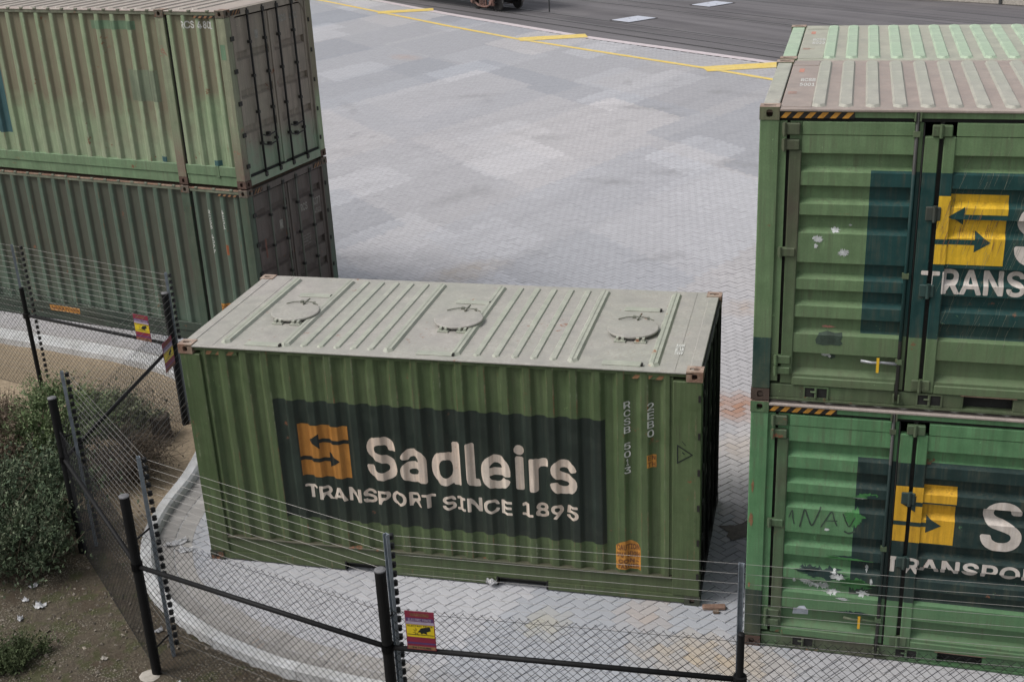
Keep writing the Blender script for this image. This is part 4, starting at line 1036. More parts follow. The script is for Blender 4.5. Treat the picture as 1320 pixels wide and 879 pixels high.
ex = np.array([p[0] for p in EDGE]); ey = np.array([p[1] for p in EDGE])
ok = (ks > .10) & (PV[:, 1] < np.interp(PV[:, 0], ex, ey) - .60)
def in_box(P, o, yaw, L, W, m=.25):
    c, s = math.cos(yaw), math.sin(yaw); dx, dy = P[:, 0] - o[0], P[:, 1] - o[1]; u, v = dx * c + dy * s, -dx * s + dy * c
    return (u > m) & (u < L - m) & (v > m) & (v < W - m)
ok &= ~in_box(PV, (0, 0), 0, L20, WID) & ~in_box(PV, RC, RYAW, L20, WID) & ~in_box(PV, (bx, by), RYAW, L20, WID) & ~in_box(PV, lorg, LYAW, L48, WID)
# hidden behind the left stack
lc = np.array([LC.x, LC.y]); _u = 0; u = (PV[:, 0] - lc[0]) * math.cos(LYAW) + (PV[:, 1] - lc[1]) * math.sin(LYAW); v = -(PV[:, 0] - lc[0]) * math.sin(LYAW) + (PV[:, 1] - lc[1]) * math.cos(LYAW)
ok &= ~((pq[infr][:, 0] < 40) & (PV[:, 1] > 14))
PV = PV[ok]
# laying batches: skewed patches of slightly different concrete
ua, va = np.array([math.cos(math.radians(66)), math.sin(math.radians(66))]), np.array([math.cos(math.radians(-47)), math.sin(math.radians(-47))])
inv = np.linalg.inv(np.stack([ua, va], 1)); ab = PV[:, :2] @ inv.T
def hsh(a, b, k):
    h = np.sin(a * 127.1 + b * 311.7 + k * 74.7) * 43758.5453; return h - np.floor(h)
def batch(su, sv, k):
    b = np.floor(ab[:, 1] / sv); a = np.floor(ab[:, 0] / su + hsh(b, 0, k)); return hsh(a, b, k + 1)
t1, t2, t3 = batch(6.3, 4.1, 3), batch(3.1, 2.2, 9), batch(9.5, 7.3, 21)
lum = 1 + (t1 - .5) * .25 + (np.where(t2 > .72, t2 - .72, 0)) * .66 - np.where(t3 > .6, .07, 0)
blue = (t3 - .5) * .06 - (t1 - .5) * .05
lum = lum * (1 + rng.normal(0, .018, len(PV)))
tint = np.stack([.380 * lum * (1 - blue), .378 * lum, .394 * lum * (1 + blue)], 1)
def stain(cx, cy, r, col, amt, sx=1.0, ang=0.0):
    c, s = math.cos(ang), math.sin(ang); dx, dy = PV[:, 0] - cx, PV[:, 1] - cy
    d = np.hypot((dx * c + dy * s) / sx, -dx * s + dy * c) / r
    k = (np.clip(1 - d, 0, 1) ** .7 * amt * (0.55 + .9 * rng.random(len(PV))))[:, None]; k = np.clip(k, 0, 1)
    tint[:] = tint * (1 - k) + np.array(col) * k
stain(6.12, 5.3, .62, (.33, .15, .075), .62, 1.6); stain(6.0, 9.5, .5, (.36, .25, .16), .3, 1.5)
stain(6.25, -.95, .55, (.45, .34, .20), .5, 1.8); stain(5.55, .15, .4, (.45, .35, .27), .3); stain(5.45, -.3, .35, (.45, .33, .24), .35)
stain(.25, 10.9, .6, (.36, .29, .20), .35, 2.0, .9); stain(4.4, -.62, .3, (.46, .40, .22), .35); stain(-9.5, 36.5, .6, (.45, .30, .22), .35, 1.8, -.7)
stain(1.3, -1.55, .14, (.42, .22, .09), .9); stain(6.3, 4.0, .5, (.40, .31, .22), .35); stain(-1.2, -.1, .5, (.30, .25, .18), .4, 2, -1)
# drips and scuffs, tyre tracks along the working direction
for _ in range(70):
    q = rng.uniform(-12, 6), rng.uniform(3, 34); stain(q[0], q[1], rng.uniform(.12, .5), (.20, .20, .20), rng.uniform(.12, .35), rng.uniform(1, 4), rng.uniform(0, 3.1))
for off, an in ((2.0, 1.25), (3.9, 1.25), (-5.5, 1.05), (-3.6, 1.05), (-9, .9)):
    dd = np.abs((PV[:, 0] - off) * math.sin(an) - (PV[:, 1] - 18) * math.cos(an) + .8 * np.sin(PV[:, 1] * .18)); k = (np.clip(1 - dd / .35, 0, 1) * .09 * (.5 + rng.random(len(PV))))[:, None]; tint[:] = tint * (1 - k) + np.array((.16, .16, .165)) * k
dn = kerb_side(PV[:, 0], PV[:, 1]) if False else None
near = np.abs(PV[:, 1]) < 9.5
kk = np.full(len(PV), 9.0); kk[near] = kerb_side(PV[near, 0], PV[near, 1])
k = (np.clip(1 - (kk - .1) / .55, 0, 1) * .45)[:, None]; tint = tint * (1 - k) + np.array((.27, .24, .19)) * k
hz = rng.normal(0, .0012, len(PV))
dist = np.linalg.norm(np.c_[PV[:, :2], np.zeros(len(PV))] - np.array(CAM_LOC), axis=1)
# the 300 blocks that show largest become objects of their own
pq, pz = project(np.c_[PV[:, :2], np.zeros(len(PV))])
vis = (pq[:, 0] > 5) & (pq[:, 0] < 1315) & (pq[:, 1] > 5) & (pq[:, 1] < 874)
cand = np.where(vis & (kk > .42))[0]; big = cand[np.argsort(dist[cand])[:300]]
isbig = np.zeros(len(PV), bool); isbig[big] = True
gap = .0034; hl, hw, bv = PA - gap, PA / 2 - gap, .0045
TOP = np.array([[-hl + bv, -hw + bv, 0], [hl - bv, -hw + bv, 0], [hl - bv, hw - bv, 0], [-hl + bv, hw - bv, 0]]); MID = np.array([[-hl, -hw, -bv], [hl, -hw, -bv], [hl, hw, -bv], [-hl, hw, -bv]]); LOW = MID.copy(); LOW[:, 2] = -.034
TPL = np.vstack([TOP, MID, LOW]); TF = [[0, 1, 2, 3]] + [[4 + t, 4 + (t + 1) % 4, (t + 1) % 4, t] for t in range(4)] + [[8 + t, 8 + (t + 1) % 4, 4 + (t + 1) % 4, 4 + t] for t in range(4)]
# object pavers share one mesh; their tint sits in the object colour
g = G('paver_concrete_single'); oi = g.n('ShaderNodeObjectInfo'); f = g.noise(70, 3, .7); k = g.ramp(f, .3, .7, .95, 1.05); cc = g.n('ShaderNodeCombineXYZ'); [g.set(cc.inputs[i], k) for i in range(3)]
m_pav1 = g.done(g.mix(1.0, oi.outputs['Color'], cc.outputs[0], 'MULTIPLY'), .85, spec=.25)
pm = bpy.data.meshes.new('paver'); pm.from_pydata(TPL.tolist(), [], TF); pm.materials.append(m_pav1); pm.polygons.foreach_set('use_smooth', [False] * len(pm.polygons)); pm.update()
for i in big:
    o = link('paver', pm, paving, (PV[i, 0], PV[i, 1], hz[i]), (rng.normal(0, .004), rng.normal(0, .004), PV[i, 2])); o.color = (*tint[i], 1)
def block_mesh(name, P, H, tn, mat, tpl, tf):
    c, s = np.cos(P[:, 2]), np.sin(P[:, 2]); N = len(P); nv = len(tpl)
    X = P[:, 0:1] + c[:, None] * tpl[None, :, 0] - s[:, None] * tpl[None, :, 1]; Y = P[:, 1:2] + s[:, None] * tpl[None, :, 0] + c[:, None] * tpl[None, :, 1]; Z = tpl[None, :, 2] + H[:, None]
    V = np.stack([X, Y, Z], 2).reshape(-1, 3); F = np.array(tf); FF = (F[None] + (np.arange(N) * nv)[:, None, None]).reshape(-1, 4)
    me = bpy.data.meshes.new(name); me.vertices.add(len(V)); me.vertices.foreach_set('co', V.astype(np.float32).ravel())
    me.loops.add(FF.size); me.loops.foreach_set('vertex_index', FF.astype(np.int32).ravel()); me.polygons.add(len(FF)); me.polygons.foreach_set('loop_start', (np.arange(len(FF)) * 4).astype(np.int32))
    me.materials.append(mat); me.polygons.foreach_set('use_smooth', [False] * len(FF)); me.update(calc_edges=True); set_tint(me, np.repeat(tn, len(tf), axis=0)); return me
rest = ~isbig; nearp = rest & (dist < 17.5); farp = rest & (dist >= 17.5)
o = link('paver_field', block_mesh('paver_field', PV[nearp], hz[nearp], tint[nearp], m_pav, TPL, TF), paving); tag(o, kind='stuff')
TF2 = TF[:1]; o = link('paver_field', block_mesh('paver_field', PV[farp], hz[farp], tint[farp], m_pav, TPL[:4] * np.array([(PA - .0037) / (hl - bv), (PA / 2 - .0037) / (hw - bv), 1]) - np.array([0, 0, .001]), TF2), paving); tag(o, kind='stuff')

# single-file edging blocks against the kerb
KE = resample(KERB, .1145); te = np.gradient(KE[:, :2], axis=0); te /= np.linalg.norm(te, axis=1)[:, None]; ne = np.stack([-te[:, 1], te[:, 0]], 1)
etpl = TPL.copy()
em = bpy.data.meshes.new('edging_paver'); em.from_pydata((etpl * np.array([1, .98, 1])).tolist(), [], TF); em.materials.append(m_pav1); em.polygons.foreach_set('use_smooth', [False] * len(em.polygons)); em.update()
cnt = 0
for row in (0, 1):
    for k in range(len(KE)):
        off = KE[k, 2] / 2 + .012 + PA + row * (2 * PA + .004); P = KE[k, :2] + ne[k] * off
        q, z = project(np.array([[P[0], P[1], 0]]))
        if not (-60 < q[0, 0] < 1380 and 0 < q[0, 1] < 940) or in_box(np.array([P]), (0, 0), 0, L20, WID, -.05)[0]: continue
        if row == 1 and not (-.5 < P[1] < 3.5 or P[0] < 3.2): continue
        if P[0] < -2.4 and row == 1: continue
        l = 1 + rng.normal(0, .06); d = .8 if row == 0 else .92
        o = link('edging_paver', em, paving, (P[0], P[1], .004 + rng.normal(0, .0015)), (0, 0, math.atan2(ne[k, 1], ne[k, 0]) + rng.normal(0, .01))); o.color = (.36 * l * d, .345 * l * d, .33 * l * d, 1); cnt += 1
        if cnt >= 295: break
    if cnt >= 295: break

# kerb
m_kerb = plain('kerb_concrete', (0.54, 0.545, 0.55), .85, .13, 5, alt=(.47, .47, .465))
mb = MB(); sec = []
for k in range(len(KR)):
    w = KR[k, 2] / 2; P = Vector((*KR[k, :2], 0)); n = Vector((*KN[k], 0))
    sec.append([P + n * (w + .012) + Vector((0, 0, -.04)), P + n * (w) + Vector((0, 0, .095)), P + n * (w - .03) + Vector((0, 0, .128)), P - n * (w - .02) + Vector((0, 0, .130)), P - n * w + Vector((0, 0, .115)), P - n * (w + .005) + Vector((0, 0, -.12))])
for k in range(len(sec) - 1):
    if k % 10 == 9:
        A_, B_ = sec[k], sec[k + 1]; sec[k + 1] = B_; mid = [a + (b - a) * .10 for a, b in zip(A_, B_)]; inn = [m_ + Vector((0, 0, -.03)) for m_ in A_]
        for t in range(5): mb.poly([A_[t], mid[t], mid[t + 1], A_[t + 1]], 1)
        for t in range(5): mb.poly([mid[t], B_[t], B_[t + 1], mid[t + 1]])
        continue
    for t in range(5):
        a, b, c, d = sec[k][t], sec[k + 1][t], sec[k + 1][t + 1], sec[k][t + 1]
        mb.poly([a, b, c, d])
kerb = mb.build('kerb', [m_kerb, m_bed], smooth=False); tag(kerb, kind='structure')

# dirt outside the kerb: one sheet with relief
xs = np.arange(-16, 12.01, .11); ys = np.arange(-9, 8.3, .11); GX, GY = np.meshgrid(xs, ys, indexing='ij'); KS = kerb_side(GX, GY)
GZ = np.zeros_like(GX)
for i in range(len(xs)):
    for j in range(len(ys)):
        p = Vector((xs[i] * .9, ys[j] * .9, 0)); GZ[i, j] = mnoise.fractal(p, 1.0, 2.0, 4) * .035 + mnoise.noise(p * 6) * .012
GZ = GZ + .01
out = KS < 0.02
GZ = np.where(KS < -.25, GZ, np.where(KS < 0, GZ * np.clip(-KS / .25, 0, 1) - .0, -.12))
idx = np.arange(GX.size).reshape(GX.shape); V = np.stack([GX.ravel(), GY.ravel(), GZ.ravel()], 1)
F = np.stack([idx[:-1, :-1], idx[1:, :-1], idx[1:, 1:], idx[:-1, 1:]], 2).reshape(-1, 4)
keep = (KS.ravel()[F] < .05).any(1); F = F[keep]
g = G('dirt'); q = g.xyz(); fine = g.noise(22, 6, .75); med = g.noise(2.6, 5, .65); big = g.noise(.7, 3, .5)
sand = g.mix(g.ramp(fine, .3, .7), (0.22, 0.172, 0.118), (0.43, 0.35, 0.25)); soil = g.mix(g.ramp(fine, .3, .7), (0.048, 0.040, 0.030), (0.135, 0.114, 0.084))
soil = g.mix(g.ramp(med, .48, .66), soil, (0.075, 0.058, 0.042)); soil = g.mix(g.mth('MULTIPLY', g.ramp(g.noise(4, 4, .6, w=9), .52, .62), .6), soil, (0.055, 0.065, 0.025))
d = g.mth('ADD', g.mth('MULTIPLY', q[0], .35), g.mth('MULTIPLY', q[1], .94)); d = g.mth('ADD', d, g.ramp(med, .3, .7, -.6, .6))
c = g.mix(g.ramp(d, -.9, .7), soil, sand)
grv = g.n('ShaderNodeTexVoronoi'); g.set(grv.inputs['Vector'], g.obj()); grv.inputs['Scale'].default_value = 34
gm = g.mth('MULTIPLY', g.ramp(grv.outputs['Distance'], .42, .25), g.ramp(g.mth('ADD', g.noise(1.3, 3, .5, w=15), g.ramp(q[1], 1.0, -2.0, -.2, .12)), .50, .62))
c = g.mix(g.mth('MULTIPLY', gm, .7), c, g.mix(grv.outputs['Color'], (.20, .18, .14), (.36, .33, .27)))
g.bump(g.mth('ADD', fine, g.mth('MULTIPLY', gm, .6)), .8, .03); m_dirt = g.done(c, .97, spec=.15)
me = bpy.data.meshes.new('dirt_ground'); me.from_pydata(V.tolist(), [], F.tolist()); me.materials.append(m_dirt); me.polygons.foreach_set('use_smooth', [True] * len(me.polygons)); me.update()
tag(link('dirt_ground', me), kind='structure')
def gz_at(x, y):
    i = int(np.clip(round((x + 16) / .11), 0, len(xs) - 1)); j = int(np.clip(round((y + 9) / .11), 0, len(ys) - 1)); return float(GZ[i, j])

# loose stones on the dirt
m_stone = vcol('stone', .9, .2)
OCT = np.array([[1, 0, 0], [0, 1, 0], [-1, 0, 0], [0, -1, 0], [0, 0, 1], [0, 0, -1]], float); OF = [[0, 1, 4], [1, 2, 4], [2, 3, 4], [3, 0, 4], [1, 0, 5], [2, 1, 5], [3, 2, 5], [0, 3, 5]]
SV, SF, ST = [], [], []
while len(SV) < 5200 * 6:
    x, y = rng.uniform(-5, 4.5), rng.uniform(-4.5, 1.2) if rng.random() < .85 else rng.uniform(-4.5, 5)
    s = kerb_side(np.array([x]), np.array([y]))[0]
    if s > -.12: continue
    dens = mnoise.noise(Vector((x * 1.1, y * 1.1, 3))) + .35 - .25 * max(0, y)
    if rng.random() > max(.05, dens): continue
    r = .006 + .016 * rng.random() ** 3; R = rng.normal(size=(3, 3)) * .25 + np.eye(3)
    P = (OCT * r * rng.uniform(.7, 1.3, 3)) @ R + np.array([x, y, gz_at(x, y) + r * .3]); b = len(SV); SV += P.tolist(); SF += [[i + b for i in f] for f in OF]
    l = rng.uniform(.45, 1.1); ST += [[.25 * l, .22 * l, .18 * l]] * 8
me = bpy.data.meshes.new('gravel'); me.from_pydata(SV, [], SF); me.materials.append(m_stone); me.polygons.foreach_set('use_smooth', [False] * len(SF)); me.update(); set_tint(me, ST); tag(link('gravel', me), kind='stuff')

# yellow paint on the paving
m_yl = plain('yellow_road_paint', (0.66, 0.48, 0.11), .7, .15, 4, alt=(.62, .48, .17))
LINE = [(-40, 72.4), (-20.42, 55.2), (-10.09, 44.98), (-5.78, 40.93), (3.06, 33.72), (5.36, 31.68), (20, 20.0)]
mb = MB()
for p, q in zip(LINE, LINE[1:]):
    d = Vector((q[0] - p[0], q[1] - p[1], 0)).normalized(); n = Vector((-d.y, d.x, 0)) * .13; z = Vector((0, 0, .007))
    mb.poly([Vector((*p, 0)) - n + z, Vector((*q, 0)) - n + z, Vector((*q, 0)) + n + z, Vector((*p, 0)) + n + z])
tag(mb.build('yellow_line', m_yl), kind='structure')
for a, b in (((-15.5, 50.1), (-12.75, 51.0)), ((-5.75, 40.85), (-2.95, 41.75)), ((2.90, 33.62), (5.75, 34.55)), ((12.0, 26.3), (14.7, 27.3))):
    d = Vector((b[0] - a[0], b[1] - a[1], 0)).normalized(); n = Vector((-d.y, d.x, 0)) * .52; z = Vector((0, 0, .011)); mb = MB()
    mb.poly([Vector((*a, 0)) - n + z, Vector((*b, 0)) - n + z, Vector((*b, 0)) + n + z, Vector((*a, 0)) + n + z]); tag(mb.build('yellow_bar', m_yl), kind='structure')

# rails let into the asphalt, plus a thin dark asphalt seam nearest the paving
m_rail = plain('rail_steel', (0.24, 0.225, 0.22), .4, .2, 8, .7); m_groove = plain('rail_groove', (0.030, 0.028, 0.028), .9, .2)
DV = Vector((.752, -.659, 0)); NV = Vector((.659, .752, 0))
for off in (30.7, 31.78, 33.0, 37.1, 38.32):
    c0 = NV * off; w = .035 if off > 31 else .02
    mb = MB(); A, B = c0 - DV * 120, c0 + DV * 120; z = Vector((0, 0, -.012)); z2 = Vector((0, 0, -.016))
    mb.poly([A - NV * w + z, B - NV * w + z, B + NV * w + z, A + NV * w + z], 0 if off > 31 else 1); mb.poly([A - NV * (w + .06) + z2, B - NV * (w + .06) + z2, B - NV * w + z2, A - NV * w + z2], 1)
    tag(mb.build('rail', [m_rail, m_groove]), kind='structure')
# drain covers
m_cov = plain('cover_steel', (0.46, 0.48, 0.54), .5, .12, 6)
def cover(c, label):
    r = empty('drain_cover', (c[0], c[1], -.02), math.atan2(-.659, .752) + .03); tag(r, label, 'drain cover', 'steel drain covers in the asphalt')
    mb = MB(); mb.cbox(-.62, .62, -.82, .82, 0.002, .030, .012); mb.build('cover_plate', m_cov, r)
    mb = MB(); mb.box(-.70, .70, -.90, -.822, .001, .016); mb.box(-.70, .70, .822, .90, .001, .016); mb.box(-.70, -.622, -.82, .82, .001, .016); mb.box(.622, .70, -.82, .82, .001, .016); mb.build('cover_frame', m_groove, r)
    for u in (-.3, .3):
        mb = MB(); mb.box(u - .06, u + .06, -.02, .02, .0305, .034); mb.build('lifting_slot', m_groove, r)
cover((-1.62, 46.67), 'nearer pale steel drain cover let into the dark asphalt'); cover((1.58, 51.6), 'farther pale steel drain cover by the top edge of the asphalt')

# ================================================================== fences
m_blackpost = plain('black_post_coating', (0.006, 0.006, 0.0065), .65, .25, 10, spec=.25); m_mesh = plain('black_mesh_wire', (0.009, 0.009, 0.010), .6, .1, bump=0)
m_grey = plain('grey_channel_post', (0.23, 0.26, 0.29), .5, .25, 12, .3); m_wire = plain('fence_wire', (0.27, 0.26, 0.245), .45, .1, bump=0, metal=.3); m_ins = plain('insulator_black', (0.010, 0.010, 0.011), .45, .2)
m_cap = plain('post_cap', (0.13, 0.13, 0.135), .6, .2); m_conc = plain('footing_concrete', (0.36, 0.33, 0.29), .95, .2, 9)
POSTS = [('line', (-8.3, 5.22)), ('line', (-5.22, 4.30)), ('strain', (-2.15, 3.45)), ('strain', (-1.70, -.16)), ('strain', (.46, -2.22)), ('strain', (3.50, -3.07)), ('line', (6.68, -2.97)), ('line', (9.9, -2.9))]
fence = empty('chain_link_fence', (.46, -2.22, 0)); tag(fence, 'black chain link fence with round posts bending round the corner of the yard', 'fence')
FO = Vector((-.46, 2.22, 0))
def fobj(mb, name, mat, **k):
    o = mb.build(name, mat, fence, **k); o.location = FO; return o
PH = {}
for i, (kind, (x, y)) in enumerate(POSTS):
    r, h = (.052, 2.16) if kind == 'strain' else (.030, 1.80)
    if i in (1, 0): r = .036
    mb = MB(); mb.disc_stack((x, y, 0), [(r, -.3), (r, h), ], 16); post = fobj(mb, 'post', m_blackpost, smooth=False)
    mb = MB(); mb.disc_stack((x, y, h), [(r + .002, .0), (r + .002, .012), (r * .6, .022)], 16); c = mb.build('post_cap', m_cap if kind == 'strain' else m_blackpost, post)
    if kind == 'strain':
        if i == 4: mb = MB(); mb.disc_stack((x - .06, y - .06, -.03), [(.13, 0), (.12, .02), (.09, .032), (.075, .034)], 9); fobj(mb, 'footing', m_conc)
MESHH = 1.75
def diag(mb, P, Q, H, step, r):
    L = (Q - P).length; d = (Q - P) / L; n = Vector((-d.y, d.x, 0))
    def strip(u0, z0, u1, z1, off):
        a = P + d * u0 + Vector((0, 0, z0)) + n * off; b = P + d * u1 + Vector((0, 0, z1)) + n * off
        t = (b - a).normalized(); s1 = n * r; s2 = t.cross(n) * r
        tri = (s2, s1 * .87 - s2 * .5, -s1 * .87 - s2 * .5); A = [mb.pt(a + q) for q in tri]; B = [mb.pt(b + q) for q in tri]
        for k in range(3): mb.f.append([A[k], A[(k + 1) % 3], B[(k + 1) % 3], B[k]]); mb.mi.append(0)
    k = -int(H / step) - 1
    while k * step < L:
        u = k * step
        a0 = max(0, -u); a1 = min(H, L - u)
        if a1 > a0:
            j = random.uniform(-.004, .004)
            strip(u + a0, a0 + .02, u + a1 + j, a1 + .02 + (.03 if a1 > H - .001 else 0), r)
            strip(L - (u + a0), a0 + .02, L - (u + a1) + j, a1 + .02 + (.03 if a1 > H - .001 else 0), -r)
        k += 1
for (ka, a), (kb, b) in zip(POSTS, POSTS[1:]):
    P, Q = Vector((*a, 0)), Vector((*b, 0)); d = (Q - P).normalized()
    mb = MB(); diag(mb, P + d * .04, Q - d * .04, MESHH - .02, .085, .0024)
    for z in (.03, MESHH - .02): mb.tube([P + Vector((0, 0, z)), Q + Vector((0, 0, z))], .0025, 4)
    o = fobj(mb, 'mesh_panel', m_mesh); o['kind'] = 'stuff'
    if 'strain' in (ka, kb):
        n = Vector((d.y, -d.x, 0)) * .0
        mb = MB(); mb.tube([P + Vector((0, 0, 1.34)), Q + Vector((0, 0, 1.34))], .026, 10); rl = fobj(mb, 'rail', m_blackpost, smooth=True)
        for S, sg in ((P, 1), (Q, -1)):
            mb = MB(); mb.disc_stack((S.x, S.y, 1.30), [(.060, 0), (.060, .08)], 12); mb.build('rail_clamp', m_blackpost, rl)
# wire ties on the rail
ef = empty('electric_fence', (.49, -1.9, 0)); tag(ef, 'tall electric fence of thin wires on grey channel posts with black insulators', 'fence')
EO = Vector((-.49, 1.9, 0))
EP = [(-8.6, 5.50), (-5.42, 4.55), (-2.14, 3.55), (-1.61, 0.0), (.49, -1.9), (3.53, -2.92), (6.66, -2.88), (9.9, -2.80)]
IDIR = [Vector((.8, .6, 0))] * 2 + [Vector((.9, .35, 0)), Vector((.85, .5, 0)), Vector((.75, .66, 0)), Vector((.5, .87, 0)), Vector((0, 1, 0)), Vector((0, 1, 0))]
m_ins_mb = MB(); m_ins_mb.disc_stack((0, 0, 0), [(.012, -.030), (.027, -.022), (.027, -.008), (.018, -.003), (.018, .003), (.027, .008), (.027, .022), (.012, .030)], 8); insm = m_ins_mb.mesh('insulator', m_ins, False)
NW = 24; ZW = [2.40 - .098 * k for k in range(NW)]
nodes = []
for i, (x, y) in enumerate(EP):
    a = Vector((x, y, 0)); nrm = IDIR[i].normalized(); tdir = Vector((nrm.y, -nrm.x, 0)) if i != 6 else Vector((1, 0, 0))
    ang = math.atan2(nrm.y, nrm.x)
    T = lambda p, a=a, c=math.cos(ang), s=math.sin(ang): (a.x + p[0] * c - p[1] * s, a.y + p[0] * s + p[1] * c, p[2])
    mb = MB(T); w, t = .024, .003
    mb.box(-.020, .018, -w, -w + t * 2, -.1, 2.45); mb.box(-.020, .018, w - t * 2, w, -.1, 2.45); mb.box(.012, .018, -w + .0061, w - .0061, -.1, 2.45)
    o = mb.build('post', m_grey, ef); o.location = EO
    q = a + (nrm * .052 if i > 1 else Vector((.15, .02, 0)))
    for k, z in enumerate(ZW): link('insulator', insm, ef, Vector((q.x, q.y, z)) + EO)
    nodes.append(q + nrm * .02)
    if 2 <= i <= 5:
        b = Vector((*POSTS[i][1], 0))
        for z in (.28, 1.62):
            mb = MB(); mb.tube([b + Vector((0, 0, z)), a + Vector((0, 0, z))], .011, 6); o = mb.build('bracket', m_blackpost, ef); o.location = EO
for z in ZW:
    mb = MB()
    for A, B in zip(nodes, nodes[1:]):
        sag = random.uniform(.002, .010)
        mb.tube([A + Vector((0, 0, z)), (A + B) / 2 + Vector((0, 0, z - sag)), B + Vector((0, 0, z))], .0017, 4, cap=False)
    o = mb.build('wire', m_wire, ef); o.location = EO

# warning signs tied to the mesh
m_red = plain('sign_maroon', (0.20, 0.022, 0.045), .5, .12, 10); m_yel = plain('sign_yellow', (0.60, 0.45, 0.02), .5, .1, 10); m_vio = plain('sign_violet', (0.09, 0.04, 0.12), .5, .1, 10); m_lil = plain('sign_lilac', (0.33, 0.28, 0.36), .5, .15, 10)
def warn(P, d, zb, label, lean=0.0, w=.275, h=.415):
    root = empty('warning_sign', P, math.atan2(d.y, d.x)); root.rotation_euler = (lean, 0, math.atan2(d.y, d.x)); tag(root, label, 'sign', 'electric fence warning signs')
    mb = MB(); mb.cbox(0, w, -.004, 0, 0, h, .0015); mb.build('plate', m_red, root)
    def pr(name, sh, off, m): return decal(name, sh, [(0, w, [], [], lambda x, z: -.004)], off, m, root)
    pr('colour_band', shape_rect(.006, w - .006, h * .665, h * .735), .0012, m_lil); pr('colour_band', shape_rect(.006, w - .006, h * .74, h * .83), .0012, m_vio); pr('colour_band', shape_rect(.006, w - .006, h * .15, h * .20), .0012, m_vio)
    pr('yellow_panel', shape_rect(.008, w - .008, h * .335, h * .655), .0012, m_yel)
    pr('yellow_panel', shape_rect(.008, w - .008, h * .02, h * .10), .0012, M['hazard_rust'])
    pr('lettering', shape_text('WARNING', .05, w - .05, h * .87, h * .955, bold=.02), .0024, M['hazard_rust']); pr('lettering', shape_text('ELECTRIC FENCE', .03, w - .03, h * .75, h * .815, bold=.02), .0024, m_lil)
    pr('lettering', shape_text('ELECTRIC FENCE', .02, w - .02, h * .605, h * .645, bold=.02), .0024, M['black_print']); pr('lettering', shape_text('24 HOURS', .05, w - .05, h * .035, h * .085, bold=.02), .0024, M['hazard_k'])
    # hand touching a live wire, with sparks
    cx, cz = w * .60, h * .49
    hand = [(cx - .055, cz - .012), (cx - .02, cz + .035), (cx + .02, cz + .045), (cx + .065, cz + .05), (cx + .07, cz + .012), (cx + .03, cz - .005), (cx + .035, cz - .03), (cx + .0, cz - .018), (cx - .02, cz - .03), (cx - .03, cz - .01)]
    sp = [shape_poly([(cx - .06 + .015 * math.cos(t) - .004 * math.sin(t), cz - .005 + .015 * math.sin(t) + .004 * math.cos(t)), (cx - .06 + .05 * math.cos(t), cz - .005 + .05 * math.sin(t)), (cx - .06 + .015 * math.cos(t) + .004 * math.sin(t), cz - .005 + .015 * math.sin(t) - .004 * math.cos(t))]) for t in (1.9, 2.6, 3.4, 4.1, 4.9)]
    pr('hand_symbol', join(shape_poly(hand), shape_rect(.015, w - .015, cz - .040, cz - .034), *sp), .0024, M['black_print'])
    return root
d1 = (Vector((6.68, -2.97, 0)) - Vector((3.5, -3.07, 0))).normalized(); b1 = Vector((3.5, -3.07, 0)) + d1 * .20 + Vector((.0, -.02, 1.36)); warn(b1, d1, 0, 'maroon and yellow electric fence sign above the black rail, beside the near middle post')
d2 = (Vector((-2.15, 3.45, 0)) - Vector((-5.22, 4.30, 0))).normalized(); b2 = Vector((-2.15, 3.45, 0)) - d2 * .72 + Vector((0, -.03, 1.33)); warn(b2, d2, 0, 'maroon and yellow sign on the far fence, left of the black corner post', .0, .31, .42)
d3 = (Vector((-2.15, 3.45, 0)) - Vector((-1.70, -.16, 0))).normalized(); b3 = Vector((-2.15, 3.45, 0)) - d3 * .46 + Vector((.035, 0, 1.08))
warn(b3, d3, 0, 'foreshortened maroon and yellow sign hanging against the black corner post', .0, .36, .46)

